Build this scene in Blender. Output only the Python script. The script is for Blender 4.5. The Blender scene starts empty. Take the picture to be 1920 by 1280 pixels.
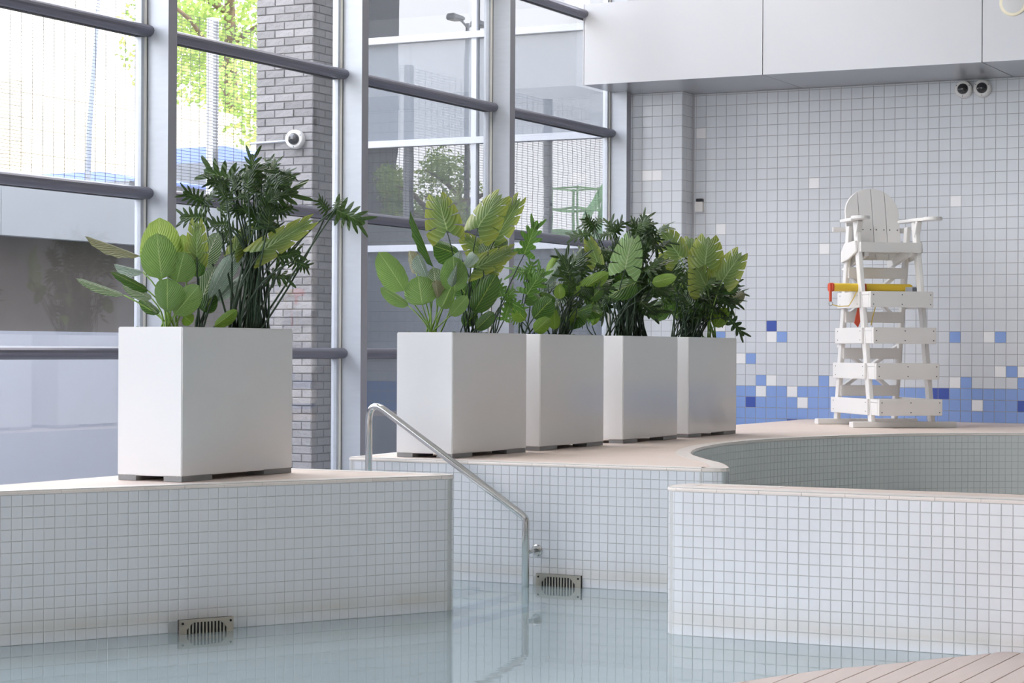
import bpy, bmesh, math, random
from mathutils import Vector, Matrix
random.seed(7)
S = bpy.context.scene
C = S.collection
R = math.radians

# ------------------------------------------------------------------ camera
F, PX, PY, ROLL, YAW, H = 4030.0, 960.0, 657.0, .005, R(27.24), 1.38
cd = bpy.data.cameras.new('camera'); cam = bpy.data.objects.new('camera', cd); C.objects.link(cam)
cd.sensor_width = 36; cd.sensor_fit = 'HORIZONTAL'; cd.lens = F / 1920 * 36
cd.shift_y = (PY - 640) / 1920; cd.clip_end = 500
cam.matrix_world = Matrix.Translation((0, 0, H)) @ Matrix.Rotation(YAW, 4, 'Z') @ Matrix.Rotation(R(90), 4, 'X') @ Matrix.Rotation(ROLL, 4, 'Z')
S.camera = cam
# ------------------------------------------------------------------ light
S.view_settings.view_transform = 'Standard'; S.view_settings.look = 'None'
S.view_settings.exposure = 0.54; S.view_settings.gamma = 1; S.view_settings.use_curve_mapping = False
SKY = 5.2
w = bpy.data.worlds.new('sky'); S.world = w; w.use_nodes = True
nt = w.node_tree; bg = nt.nodes['Background']
tc = nt.nodes.new('ShaderNodeTexCoord'); sp = nt.nodes.new('ShaderNodeSeparateXYZ'); nt.links.new(tc.outputs['Generated'], sp.inputs[0])
cr = nt.nodes.new('ShaderNodeValToRGB'); nt.links.new(sp.outputs['Z'], cr.inputs[0])
cr.color_ramp.elements[0].position = 0.0; cr.color_ramp.elements[0].color = (.965, .965, 1.0, 1)
cr.color_ramp.elements[1].position = 0.8; cr.color_ramp.elements[1].color = (.85, .885, 1.0, 1)
nt.links.new(cr.outputs[0], bg.inputs[0]); bg.inputs[1].default_value = SKY
sl = bpy.data.lights.new('sun', 'SUN'); sl.energy = 5.5; sl.angle = R(1.0); sl.color = (1, .95, .86)
so = bpy.data.objects.new('sun', sl); C.objects.link(so)
so.rotation_euler = Vector((.62, .10, .78)).to_track_quat('Z', 'Y').to_euler()

FILL_LAMPS = [(-7.7, 12.0), (-8.0, 16.4)]  # fill lamps added overhead to brighten the far end of the hall
for lx, ly in FILL_LAMPS:
    al = bpy.data.lights.new('fill_lamp', 'AREA'); al.shape = 'RECTANGLE'; al.size = .6; al.size_y = 3.0; al.energy = 60; al.color = (1, .95, .88)
    ao = bpy.data.objects.new('fill_lamp', al); C.objects.link(ao); ao.location = (lx, ly, 7.06)

# ------------------------------------------------------------------ helpers
def unp(u, v):
    dx, dy = u - PX, v - PY
    return (dx * math.cos(ROLL) + dy * math.sin(ROLL)) / F, (-dx * math.sin(ROLL) + dy * math.cos(ROLL)) / F
CY, SY = math.cos(YAW), math.sin(YAW)
def at(u, v, d):
    x, y = unp(u, v); x *= d
    return Vector((CY * x - SY * d, SY * x + CY * d, H - y * d))
def px(p):
    c = CY * p[0] + SY * p[1]; d = -SY * p[0] + CY * p[1]
    x = c / d * F; y = (H - p[2]) / d * F
    return PX + x * math.cos(ROLL) - y * math.sin(ROLL), PY + x * math.sin(ROLL) + y * math.cos(ROLL)
def depth(p): return -SY * p[0] + CY * p[1]
VIEW = Vector((SY, -CY, 0))          # towards the viewer

class MB:
    def __init__(s): s.v = []; s.f = []; s.uv = None
    def add(s, vs, fs):
        n = len(s.v); s.v += [tuple(v) for v in vs]; s.f += [tuple(i + n for i in f) for f in fs]; return s
    def box(s, x0, x1, y0, y1, z0, z1, M=None):
        vs = [Vector((x, y, z)) for z in (z0, z1) for x, y in ((x0, y0), (x1, y0), (x1, y1), (x0, y1))]
        if M: vs = [M @ v for v in vs]
        return s.add(vs, [(3, 2, 1, 0), (4, 5, 6, 7), (0, 1, 5, 4), (1, 2, 6, 5), (2, 3, 7, 6), (3, 0, 4, 7)])
    def bar(s, a, b, wx, wy, up=(0, 0, 1)):
        a, b = Vector(a), Vector(b); z = (b - a).normalized(); x = Vector(up).cross(z)
        if x.length < 1e-4: x = Vector((1, 0, 0))
        x.normalize(); y = z.cross(x); vs = []
        for p in (a, b):
            for i, j in ((-1, -1), (1, -1), (1, 1), (-1, 1)): vs.append(p + x * i * wx / 2 + y * j * wy / 2)
        return s.add(vs, [(3, 2, 1, 0), (4, 5, 6, 7), (0, 1, 5, 4), (1, 2, 6, 5), (2, 3, 7, 6), (3, 0, 4, 7)])
    def legbar(s, a, b, wx, wy):          # horizontal cut ends
        vs = []
        for p in (Vector(a), Vector(b)):
            for i, j in ((-1, -1), (1, -1), (1, 1), (-1, 1)): vs.append(p + Vector((i * wx / 2, j * wy / 2, 0)))
        return s.add(vs, [(3, 2, 1, 0), (4, 5, 6, 7), (0, 1, 5, 4), (1, 2, 6, 5), (2, 3, 7, 6), (3, 0, 4, 7)])
    def tube(s, pts, r, n=8, cap=True):
        pts = [Vector(p) for p in pts]; m = len(pts); vs = []; ref = Vector((.31, .2, .93)).normalized()
        for i, p in enumerate(pts):
            t = (pts[min(i + 1, m - 1)] - pts[max(i - 1, 0)]).normalized()
            x = ref - t * ref.dot(t)
            if x.length < 1e-3: x = Vector((1, 0, 0)) - t * t.x
            x.normalize(); y = t.cross(x); ref = x
            rr = r[i] if isinstance(r, (list, tuple)) else r
            for k in range(n):
                a = 2 * math.pi * k / n; vs.append(p + x * math.cos(a) * rr + y * math.sin(a) * rr)
        fs = [(i * n + k, i * n + (k + 1) % n, (i + 1) * n + (k + 1) % n, (i + 1) * n + k) for i in range(m - 1) for k in range(n)]
        if cap: fs += [tuple(range(n))[::-1], tuple((m - 1) * n + k for k in range(n))]
        return s.add(vs, fs)
    def lathe(s, prof, n=20, M=None):      # prof: (r, z)
        vs = []
        for r, z in prof:
            for k in range(n):
                a = 2 * math.pi * k / n; v = Vector((r * math.cos(a), r * math.sin(a), z)); vs.append(M @ v if M else v)
        m = len(prof)
        fs = [(i * n + k, i * n + (k + 1) % n, (i + 1) * n + (k + 1) % n, (i + 1) * n + k) for i in range(m - 1) for k in range(n)]
        fs += [tuple(range(n))[::-1], tuple((m - 1) * n + k for k in range(n))]
        return s.add(vs, fs)
    def prism(s, poly, z0, z1, M=None):
        n = len(poly); vs = [Vector((x, y, z)) for z in (z0, z1) for x, y in poly]
        if M: vs = [M @ v for v in vs]
        return s.add(vs, [tuple(range(n))[::-1], tuple(range(n, 2 * n))] + [(i, (i + 1) % n, n + (i + 1) % n, n + i) for i in range(n)])
    def mesh(s, name, mat, smooth=False):
        me = bpy.data.meshes.new(name); me.from_pydata(s.v, [], s.f); me.update()
        if s.uv:
            l = me.uv_layers.new(name='UVMap')
            for lp in me.loops: l.data[lp.index].uv = s.uv[lp.vertex_index]
        for m in (mat if isinstance(mat, list) else [mat]): me.materials.append(m)
        if smooth: me.polygons.foreach_set('use_smooth', [True] * len(me.polygons))
        return me
    def build(s, name, mat, parent=None, smooth=False, bevel=0):
        me = s.mesh(name, mat, smooth)
        if bevel:
            b = bmesh.new(); b.from_mesh(me)
            bmesh.ops.bevel(b, geom=list(b.edges), offset=bevel, segments=2, affect='EDGES', clamp_overlap=True)
            b.to_mesh(me); b.free()
        return link(name, me, parent)
def link(name, data, parent=None, M=None):
    o = bpy.data.objects.new(name, data); C.objects.link(o)
    if parent is not None: o.parent = parent
    if M is not None: o.matrix_basis = M
    return o
def tag(o, label=None, cat=None, group=None, kind=None):
    if label: o['label'] = label
    if cat: o['category'] = cat
    if group: o['group'] = group
    if kind: o['kind'] = kind
    return o
def thing(name, label, cat, loc=(0, 0, 0), rz=0, group=None):
    o = bpy.data.objects.new(name, None); C.objects.link(o); o.location = loc; o.rotation_euler = (0, 0, rz)
    o.empty_display_size = .1
    return tag(o, label, cat, group)
def struct(name, label=None): return tag(thing(name, label, None), kind='structure')

# ------------------------------------------------------------------ materials
MATS = {}
def mat(name, col, rough=.5, metal=0, spec=.5, noise=0, nscale=8, bump=0, bscale=60, coat=0, emit=None, stretch=None):
    m = bpy.data.materials.new(name); m.use_nodes = True; t = m.node_tree; b = t.nodes['Principled BSDF']
    b.inputs['Base Color'].default_value = (*col, 1); b.inputs['Roughness'].default_value = rough
    b.inputs['Metallic'].default_value = metal; b.inputs['Specular IOR Level'].default_value = spec
    b.inputs['Coat Weight'].default_value = coat; b.inputs['Coat Roughness'].default_value = .05
    if noise or bump:
        g = t.nodes.new('ShaderNodeTexCoord'); mp = t.nodes.new('ShaderNodeMapping'); t.links.new(g.outputs['Object'], mp.inputs[0])
        if stretch: mp.inputs['Scale'].default_value = stretch
    if noise:
        n = t.nodes.new('ShaderNodeTexNoise'); n.inputs['Scale'].default_value = nscale; n.inputs['Detail'].default_value = 5
        t.links.new(mp.outputs[0], n.inputs['Vector'])
        r = t.nodes.new('ShaderNodeMixRGB'); r.inputs[1].default_value = (*[c * (1 - noise) for c in col], 1)
        r.inputs[2].default_value = (*[min(1, c * (1 + noise)) for c in col], 1)
        t.links.new(n.outputs['Fac'], r.inputs[0]); t.links.new(r.outputs[0], b.inputs['Base Color'])
    if bump:
        n2 = t.nodes.new('ShaderNodeTexNoise'); n2.inputs['Scale'].default_value = bscale; n2.inputs['Detail'].default_value = 4
        t.links.new(mp.outputs[0], n2.inputs['Vector'])
        bp = t.nodes.new('ShaderNodeBump'); bp.inputs['Strength'].default_value = bump; bp.inputs['Distance'].default_value = .01
        t.links.new(n2.outputs['Fac'], bp.inputs['Height']); t.links.new(bp.outputs[0], b.inputs['Normal'])
    MATS[name] = m; return m
def lin(r, g, b):
    return tuple(((c / 255) / 12.92 if c / 255 <= .04045 else ((c / 255 + .055) / 1.055) ** 2.4) for c in (r, g, b))
def tilemat(name, col, rough=.18, stain=False, vary=.05):
    m = mat(name, col, rough, noise=0); t = m.node_tree; b = t.nodes['Principled BSDF']
    g = t.nodes.new('ShaderNodeNewGeometry')
    wn = t.nodes.new('ShaderNodeTexNoise'); wn.inputs['Scale'].default_value = 2.3; wn.inputs['Detail'].default_value = 6
    t.links.new(g.outputs['Position'], wn.inputs['Vector'])
    r = t.nodes.new('ShaderNodeMixRGB'); r.inputs[1].default_value = (*[c * (1 - vary) for c in col], 1); r.inputs[2].default_value = (*[min(1, c * (1 + vary)) for c in col], 1)
    t.links.new(wn.outputs['Fac'], r.inputs[0]); out = r.outputs[0]
    if stain:   # lime and dirt line left just above the water level
        s2 = t.nodes.new('ShaderNodeSeparateXYZ'); t.links.new(g.outputs['Position'], s2.inputs[0])
        cr = t.nodes.new('ShaderNodeValToRGB'); mr = t.nodes.new('ShaderNodeMapRange')
        mr.inputs['From Min'].default_value = -.05; mr.inputs['From Max'].default_value = .25
        t.links.new(s2.outputs['Z'], mr.inputs[0]); t.links.new(mr.outputs[0], cr.inputs[0])
        e = cr.color_ramp.elements; e[0].position = .2; e[0].color = (0, 0, 0, 1); e[1].position = .9; e[1].color = (0, 0, 0, 1)
        k = e.new(.40); k.color = (.6, .6, .6, 1); k = e.new(.62); k.color = (.18, .18, .18, 1)
        mu = t.nodes.new('ShaderNodeMath'); mu.operation = 'MULTIPLY'; t.links.new(cr.outputs[0], mu.inputs[0])
        n3 = t.nodes.new('ShaderNodeTexNoise'); n3.inputs['Scale'].default_value = 4; t.links.new(g.outputs['Position'], n3.inputs['Vector'])
        t.links.new(n3.outputs['Fac'], mu.inputs[1])
        r2 = t.nodes.new('ShaderNodeMixRGB'); r2.inputs[2].default_value = (*lin(196, 184, 160), 1)
        t.links.new(mu.outputs[0], r2.inputs[0]); t.links.new(out, r2.inputs[1]); out = r2.outputs[0]
    t.links.new(out, b.inputs['Base Color'])
    return m
M_ptile = tilemat('pool_tile_white', lin(224, 225, 228), .16, stain=True)
M_ptileg = tilemat('pool_tile_grey', lin(226, 225, 222), .22)
M_grout = mat('grout', lin(192, 192, 190), .85, noise=.1, nscale=20)
M_groutg = mat('grout_grey', lin(165, 165, 162), .85, noise=.1, nscale=20)
M_wt = {'g': tilemat('wall_tile_grey', lin(222, 226, 231), .2), 'w': tilemat('wall_tile_white', lin(252, 252, 253), .2),
        'b': tilemat('wall_tile_blue', lin(146, 175, 230), .2, vary=.06), 'n': tilemat('wall_tile_navy', lin(78, 100, 182), .2, vary=.1)}
M_wgrout = mat('wall_grout', lin(182, 182, 186), .9)
M_coping = mat('coping', lin(232, 222, 214), .4, noise=.05, nscale=4)
M_deck = mat('deck_beige', lin(226, 208, 196), .55, noise=.08, nscale=3, bump=.15, bscale=90)
M_plank = mat('deck_plank', lin(222, 205, 196), .6, noise=.07, nscale=5, bump=.2, bscale=60, stretch=(6, .6, 1))
M_joint = mat('deck_joint', lin(178, 154, 138), .8)
M_white = mat('white_plastic', lin(236, 234, 231), .35, noise=.02, nscale=3)
M_planter = mat('planter_gloss', lin(242, 241, 240), .12, coat=.3)
M_foot = mat('planter_foot', lin(150, 150, 150), .5)
M_alu = mat('aluminium', lin(196, 201, 208), .45, metal=.35, noise=.06, nscale=6, stretch=(1, 1, 6))
M_aluedge = mat('aluminium_edge', lin(150, 150, 158), .5, metal=.3)
M_rail = mat('transom_dark', lin(118, 118, 130), .35, metal=.55)
M_gasket = mat('gasket_white', lin(240, 238, 232), .5)
M_rubber = mat('rubber_black', lin(40, 40, 44), .6)
M_steel = mat('steel', lin(205, 203, 200), .14, metal=1)
M_steel2 = mat('steel_plate', lin(190, 182, 168), .3, metal=.9, noise=.15, nscale=12)
M_dark = mat('dark_hole', (.01, .01, .012), .8)
M_lens = mat('dome_lens', (.015, .015, .02), .06, coat=.8)
M_bulk = mat('bulkhead_panel', lin(196, 197, 201), .35, metal=.15, noise=.02, nscale=2)
M_soff = mat('soffit_panel', lin(185, 187, 192), .25, metal=.45)
M_ceil = mat('ceiling', lin(240, 240, 240), .8)
M_wallr = mat('wall_paint', lin(172, 164, 156), .7, noise=.05, nscale=1)
M_walk = mat('walkway_floor', lin(165, 165, 170), .35, noise=.1, nscale=3)
M_pool = mat('pool_floor', lin(226, 234, 236), .5, noise=.05, nscale=1)
M_bluel = mat('step_nosing_blue', lin(160, 178, 225), .4)
M_yellow = mat('foam_yellow', lin(232, 196, 62), .55)
M_red = mat('strap_red', lin(212, 88, 62), .7)
M_cord = mat('cord_yellow', lin(222, 190, 70), .7)
M_clip = mat('clip_grey', lin(95, 102, 108), .5)
M_soil = mat('soil', lin(62, 52, 40), .95, noise=.3, nscale=30, bump=.6, bscale=40)
M_moss = mat('moss', lin(70, 92, 40), .95, noise=.4, nscale=40)
M_stemd = mat('stem_dark', lin(46, 66, 44), .45, noise=.2, nscale=20)
M_steml = mat('stem_light', lin(128, 162, 70), .45, noise=.15, nscale=20)
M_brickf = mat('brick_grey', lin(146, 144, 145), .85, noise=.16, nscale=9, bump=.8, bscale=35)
M_brick_shade = mat('brick_shaded', lin(128, 126, 129), .85, noise=.18, nscale=9, bump=.8, bscale=35)  # darker copy of the same brick, paints shade on the pier's side face
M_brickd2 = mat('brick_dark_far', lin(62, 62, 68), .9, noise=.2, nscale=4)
for m_ in (M_brickf, M_brick_shade):
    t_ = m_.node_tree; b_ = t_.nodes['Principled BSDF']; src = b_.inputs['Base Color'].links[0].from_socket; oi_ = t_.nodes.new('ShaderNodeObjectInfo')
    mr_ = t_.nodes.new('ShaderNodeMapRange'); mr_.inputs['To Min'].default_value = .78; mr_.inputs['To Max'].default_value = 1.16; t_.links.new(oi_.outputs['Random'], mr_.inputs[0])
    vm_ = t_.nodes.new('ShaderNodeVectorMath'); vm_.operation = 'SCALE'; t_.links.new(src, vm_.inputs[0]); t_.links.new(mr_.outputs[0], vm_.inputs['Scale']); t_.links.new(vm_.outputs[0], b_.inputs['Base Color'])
M_mortar = mat('mortar', lin(122, 121, 122), .9)
M_conc = mat('concrete_pale', lin(205, 210, 214), .8, noise=.05, nscale=2)
M_conc2 = mat('concrete_grey', lin(205, 210, 222), .8, noise=.06, nscale=1.5)
M_cdark = mat('wall_basalt', lin(112, 106, 100), .85, noise=.25, nscale=3)
M_ground = mat('asphalt', lin(120, 120, 122), .9, noise=.15, nscale=2)
M_terr = mat('terrace_gravel', lin(200, 190, 170), .9, noise=.2, nscale=3)
M_wire = mat('fence_wire', lin(84, 86, 92), .5, metal=.4)
M_post = mat('fence_post', lin(186, 190, 198), .5)
M_bldg = mat('render_white', lin(238, 234, 226), .85, noise=.03, nscale=1)
M_bin = mat('bin_grey', lin(108, 114, 124), .6)
M_lid = mat('bin_lid_blue', lin(118, 138, 205), .45)
M_green = mat('lift_green', lin(120, 176, 104), .5)
M_lamp = mat('lamp_pole', lin(110, 112, 116), .5, metal=.4)
M_bark = mat('bark', lin(96, 80, 62), .9, noise=.3, nscale=12)
M_flag = mat('banner_pole', lin(130, 140, 160), .5)
M_wood = mat('fence_wood', lin(180, 165, 145), .85, noise=.2, nscale=6, stretch=(6, 6, .6))

def fresnel_glass(name, ior, tint, rough=0.0, mul=1.0, bump=0, bscale=3, base=None, murk=None):
    m = bpy.data.materials.new(name); m.use_nodes = True; t = m.node_tree; t.nodes.remove(t.nodes['Principled BSDF'])
    o = t.nodes['Material Output']; mx = t.nodes.new('ShaderNodeMixShader'); f0 = ((ior - 1) / (ior + 1)) ** 2
    ge = t.nodes.new('ShaderNodeNewGeometry'); dt = t.nodes.new('ShaderNodeVectorMath'); dt.operation = 'DOT_PRODUCT'
    t.links.new(ge.outputs['Incoming'], dt.inputs[0]); t.links.new(ge.outputs['Normal'], dt.inputs[1])
    def mth(op, a, b=None):
        n_ = t.nodes.new('ShaderNodeMath'); n_.operation = op; n_.use_clamp = op != 'ABSOLUTE'
        for i_, q_ in enumerate((a, b)):
            if q_ is None: continue
            if isinstance(q_, (int, float)): n_.inputs[i_].default_value = q_
            else: t.links.new(q_, n_.inputs[i_])
        return n_.outputs[0]
    frs = mth('ADD', mth('MULTIPLY', mth('POWER', mth('SUBTRACT', 1.0, mth('ABSOLUTE', dt.outputs['Value'])), 5.0), 1 - f0), f0)   # Schlick, same from both sides
    if base: tr = t.nodes.new('ShaderNodeBsdfDiffuse'); tr.inputs[0].default_value = (*base, 1)
    else: tr = t.nodes.new('ShaderNodeBsdfTransparent'); tr.inputs[0].default_value = (*tint, 1)
    if murk:
        df = t.nodes.new('ShaderNodeBsdfDiffuse'); df.inputs[0].default_value = (*murk[1], 1); m2 = t.nodes.new('ShaderNodeMixShader'); m2.inputs[0].default_value = murk[0]
        t.links.new(tr.outputs[0], m2.inputs[1]); t.links.new(df.outputs[0], m2.inputs[2]); tr = m2
    gl = t.nodes.new('ShaderNodeBsdfGlossy'); gl.inputs['Roughness'].default_value = rough
    ml = t.nodes.new('ShaderNodeMath'); ml.operation = 'MULTIPLY'; ml.use_clamp = True; ml.inputs[1].default_value = mul
    t.links.new(frs, ml.inputs[0]); t.links.new(ml.outputs[0], mx.inputs[0])
    t.links.new(tr.outputs[0], mx.inputs[1]); t.links.new(gl.outputs[0], mx.inputs[2]); t.links.new(mx.outputs[0], o.inputs[0])
    if bump:
        g = t.nodes.new('ShaderNodeNewGeometry'); n = t.nodes.new('ShaderNodeTexNoise'); n.inputs['Scale'].default_value = bscale; n.inputs['Detail'].default_value = 2
        t.links.new(g.outputs['Position'], n.inputs['Vector']); bp = t.nodes.new('ShaderNodeBump'); bp.inputs['Strength'].default_value = bump; bp.inputs['Distance'].default_value = .02
        t.links.new(n.outputs['Fac'], bp.inputs['Height']); t.links.new(bp.outputs[0], gl.inputs['Normal'])
    return m
M_glass = fresnel_glass('window_glass', 1.5, (.97, .975, .98), 0, 1.9)
M_water = fresnel_glass('pool_water', 1.33, (.90, .965, .97), .025, 1.15, bump=.03, bscale=6, murk=(.52, lin(208, 229, 233)))
M_fglass = fresnel_glass('facade_glass', 1.5, None, .0, 4.8, bump=.05, bscale=1.2, base=(.03, .035, .04))
M_fspan = fresnel_glass('facade_spandrel', 1.5, None, .0, 1.5, bump=.04, bscale=1.2, base=(.175, .195, .22))
M_fspan_shade = fresnel_glass('facade_spandrel_shaded', 1.5, None, .0, 1.5, bump=.04, bscale=1.2, base=(.085, .10, .12))  # same spandrel, base darkened to paint in the weaker light lower down

# ------------------------------------------------------------------ pool ledges: tiles and coping along a path
TP, ZL, ZD = .0537, .698, .72
def rounded(pts, rad, closed=False):
    out = []; n = len(pts)
    for i, p in enumerate(pts):
        p = Vector(p); r = rad[i] if isinstance(rad, list) else rad
        if i in (0, n - 1) or r == 0: out.append(p); continue
        a, b = Vector(pts[i - 1]) - p, Vector(pts[i + 1]) - p
        ang = a.angle(b); t = r / math.tan(ang / 2); t = min(t, a.length * .49, b.length * .49)
        p0, p1 = p + a.normalized() * t, p + b.normalized() * t
        for k in range(9):
            q = k / 8; out.append(p0 * (1 - q) ** 2 + p * 2 * q * (1 - q) + p1 * q * q)
    return out
def catmull(pts, n=8):
    P = [Vector(p) for p in pts]; out = []
    for i in range(len(P) - 1):
        a, b, c, d = P[max(i - 1, 0)], P[i], P[i + 1], P[min(i + 2, len(P) - 1)]
        for k in range(n):
            t = k / n
            out.append(.5 * ((2 * b) + (c - a) * t + (2 * a - 5 * b + 4 * c - d) * t * t + (3 * b - a - 3 * c + d) * t ** 3))
    return out + [P[-1]]
class Path:
    def __init__(s, pts):
        s.p = [Vector(p[:2]) for p in pts]; s.l = [0]
        for a, b in zip(s.p, s.p[1:]): s.l.append(s.l[-1] + (b - a).length)
        s.len = s.l[-1]
    def at(s, t):
        t = max(0, min(s.len, t)); i = 0
        while i < len(s.l) - 2 and s.l[i + 1] < t: i += 1
        d = s.l[i + 1] - s.l[i]; q = (t - s.l[i]) / d if d else 0
        return s.p[i].lerp(s.p[i + 1], q)
def tile_geo(wx, wz, th, ch):
    a, b = wx / 2, wz / 2; vs = []
    for s_, y in ((0, 0), (0, -th + ch), (ch, -th)):
        vs += [(-a + s_, y, -b + s_), (a - s_, y, -b + s_), (a - s_, y, b - s_), (-a + s_, y, b - s_)]
    fs = [(8, 9, 10, 11)]
    for o in (0, 4): fs += [(o + i, o + (i + 1) % 4, o + 4 + (i + 1) % 4, o + 4 + i) for i in range(4)]
    return vs, fs
TV, TF = tile_geo(TP - .0032, TP - .0032, .0025, .001)
def tmesh(name, m, V=TV, Fc=TF): return MB().add(V, Fc).mesh(name, m)
ME_ptile = tmesh('tile', M_ptile)
def inframe(p, mg=0):
    if depth(p) < 1: return False
    u, v = px(p); return -mg < u < 1920 + mg and -mg < v < 1280 + mg
def tile_path(parent, path, rows, me, m, phase=0, limit=300, skip=None, hide=None):
    sites = []; n = int((path.len - phase) / TP)
    for i in range(n):
        a, b = path.at(phase + i * TP), path.at(phase + (i + 1) * TP); c = (a + b) / 2; d = b - a
        for k in rows:
            z = (k + .5) * TP; p = Vector((c.x, c.y, z))
            if skip and skip(p): continue
            nrm = Vector((d.y, -d.x)); vis = inframe(p) and nrm.dot(-c) > 0 and z > 0 and not (hide and hide(p))
            sites.append((not vis, depth(p), p, math.atan2(d.y, d.x), d.length / TP))
    sites.sort(key=lambda s: (s[0], s[1])); rest = MB()
    for j, (_, _, p, a, sc) in enumerate(sites):
        Mx = Matrix.Translation(p) @ Matrix.Rotation(a, 4, 'Z') @ Matrix.Diagonal((sc, 1, 1, 1))
        if j < limit and not _: link('tile', me, parent, Mx)
        else: rest.add([Mx @ Vector(v) for v in TV], TF)
    if rest.v: tag(rest.build('tile_field', m, parent), kind='stuff')
def coping(parent, path, L=4 * TP, phase=0, depth_in=.10, m=None, over=.004):
    prof = [(-depth_in, ZD), (-.012, ZD), (-.004, ZD - .002), (over - .001, ZD - .007), (over + .001, ZD - .013), (over, ZL + .001), (-.02, ZL + .001), (-depth_in, ZL + .004)]
    t = phase
    while t < path.len - .02:
        t1 = min(t + L, path.len); n = 7; vs = []; k = len(prof)
        for i in range(n):
            q = t + .001 + (t1 - t - .002) * i / (n - 1); p = path.at(q); d = (path.at(q + .015) - path.at(q - .015)).normalized(); nr = Vector((d.y, -d.x))
            vs += [(p.x + nr.x * o, p.y + nr.y * o, z) for o, z in prof]
        fs = [(i * k + j, (i + 1) * k + j, (i + 1) * k + (j + 1) % k, i * k + (j + 1) % k) for i in range(n - 1) for j in range(k)]
        fs += [tuple(range(k)), tuple((n - 1) * k + j for j in range(k))[::-1]]
        MB().add(vs, fs).build('coping_tile', m or M_coping, parent); t = t1
def ledge(name, label, outline, z0):
    b = MB(); n = len(outline); vs = [(p[0], p[1], z) for z in (z0, ZD - .0015) for p in outline]
    b.add(vs, [tuple(range(n, 2 * n)), tuple(range(n))[::-1]] + [(i, (i + 1) % n, n + (i + 1) % n, n + i) for i in range(n)])
    o = b.build(name, [M_grout, M_deck]); o.data.polygons[0].material_index = 1
    return tag(o, label, None, kind='structure')
ROWS = range(-3, 13)
# left ledge
pl = [Vector((-7.91, 5.30)), Vector((-5.49, 10.005)), Vector((-6.95, 10.08))]
front_l = Path(rounded([(-7.91, 5.30), (-5.49, 10.00), (-5.56, 10.08), (-6.95, 10.08)], [0, .05, .05, 0]))
ol = [tuple(p) for p in front_l.p] + [(-6.95, 7.98), (-8.25, 5.50)]
wl = ledge('wall_pool_left', 'white tiled pool ledge carrying the lone planter', ol, -.6)
tile_path(wl, front_l, ROWS, ME_ptile, M_ptile, phase=.02, skip=lambda p: p.y > 8.50 and p.y < 8.76 and -.06 < p.z < .07 and p.x < -5.5)
coping(wl, front_l, phase=.05)
# middle ledge, curving round the second basin
curve = [(-4.62, 11.33), (-4.50, 11.40), (-4.56, 11.58), (-4.75, 11.95), (-5.02, 12.36), (-5.31, 12.85), (-5.50, 13.33), (-5.62, 13.75), (-5.72, 14.28), (-5.76, 14.81), (-5.73, 15.38), (-5.64, 15.83), (-5.53, 16.23), (-5.33, 16.75), (-5.05, 17.19), (-4.35, 17.72), (-3.4, 18.1), (-2.0, 18.25), (0, 18.25), (3, 18.25)]
cpts = catmull(curve)
mfront = rounded([(-7.03, 12.0), (-6.97, 11.33), (-4.62, 11.33)], [0, .05, 0])
pm1 = Path(mfront); pm2 = Path(cpts)
om = [tuple(p) for p in mfront] + [tuple(p) for p in cpts[1:]] + [(3, 20.19), (-7.12, 20.19)]
wm = ledge('wall_pool_middle', 'white tiled pool ledge with the row of planters and curved basin edge', om, -.6)
pmn = Path([*mfront, *cpts[1:20]])
tile_path(wm, pmn, ROWS, ME_ptile, M_ptile, phase=.01, skip=lambda p: -5.66 < p.x < -5.36 and p.z < .07 and p.z > -.06 and p.y < 11.4)
ME_gt = tmesh('tile', M_ptileg)
# first columns round the nose are white like the front, the basin wall beyond is grey
basin = Path(cpts[19:])
tile_path(wm, basin, ROWS, ME_gt, M_ptileg, limit=120)
coping(wm, pm1, phase=.0); coping(wm, pm2)
# right ledge
rpath = Path(rounded([(-3.6, 10.03), (-4.16, 10.03), (-4.16, 9.675), (-1.0, 9.675)], [0, .14, .14, 0]))
orr = [tuple(p) for p in rpath.p] + [(-1.0, 10.03)]
wr = ledge('wall_pool_right', 'white tiled free-ended pool wall at the right', orr, -.6)
tile_path(wr, rpath, ROWS, ME_ptile, M_ptile, phase=.016)
coping(wr, rpath, phase=.03, depth_in=.12)
# ------------------------------------------------------------------ floors, water, steps
tag(MB().box(-9.3, 10, -14, 21, -.75, -.45).build('floor_pool', M_pool), kind='structure')
b = MB(); b.box(-9.35, -7.0, 1, 20.2, -.5, .12); tag(b.build('floor_walkway', M_walk), kind='structure')
st = struct('stairs_pool', 'shallow pool entry steps with blue nosings under water')
for i, (x1, z) in enumerate(((-6.62, .05), (-6.04, -.035), (-5.78, -.065), (-5.60, -.10))):
    s_ = MB().box(-7.0, x1, 10.085, 11.325, -.5, z).build('step', M_pool, st)
    if i: MB().box(x1 - .05, x1 + .002, 10.087, 11.32, z - .03, z + .002).build('nosing', M_bluel, s_)
wt = MB()
shore = [tuple(p_) for p_ in front_l.p] + [(-6.95, 10.08), (-6.95, 11.33)] + [tuple(p_) for p_ in mfront[3:]] + [tuple(p_) for p_ in cpts[1:]] + [(9, 18.25), (9, 10.03), (-1.0, 10.03)] + [tuple(p_) for p_ in Path(list(rpath.p)).p] + [(9, 9.675), (9, 1), (-7.91, 1)]
bmw = bmesh.new(); vsw = [bmw.verts.new((x_, y_, 0)) for k_, (x_, y_) in enumerate(shore) if k_ == 0 or (Vector((x_, y_)) - Vector(shore[k_ - 1])).length > 1e-4]
fw = bmw.faces.new(vsw); bmesh.ops.triangulate(bmw, faces=[fw]); bmw.normal_update()
if sum(f_.normal.z for f_ in bmw.faces) < 0: bmesh.ops.reverse_faces(bmw, faces=bmw.faces)
bmw.verts.ensure_lookup_table(); bmw.verts.index_update()
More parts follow.
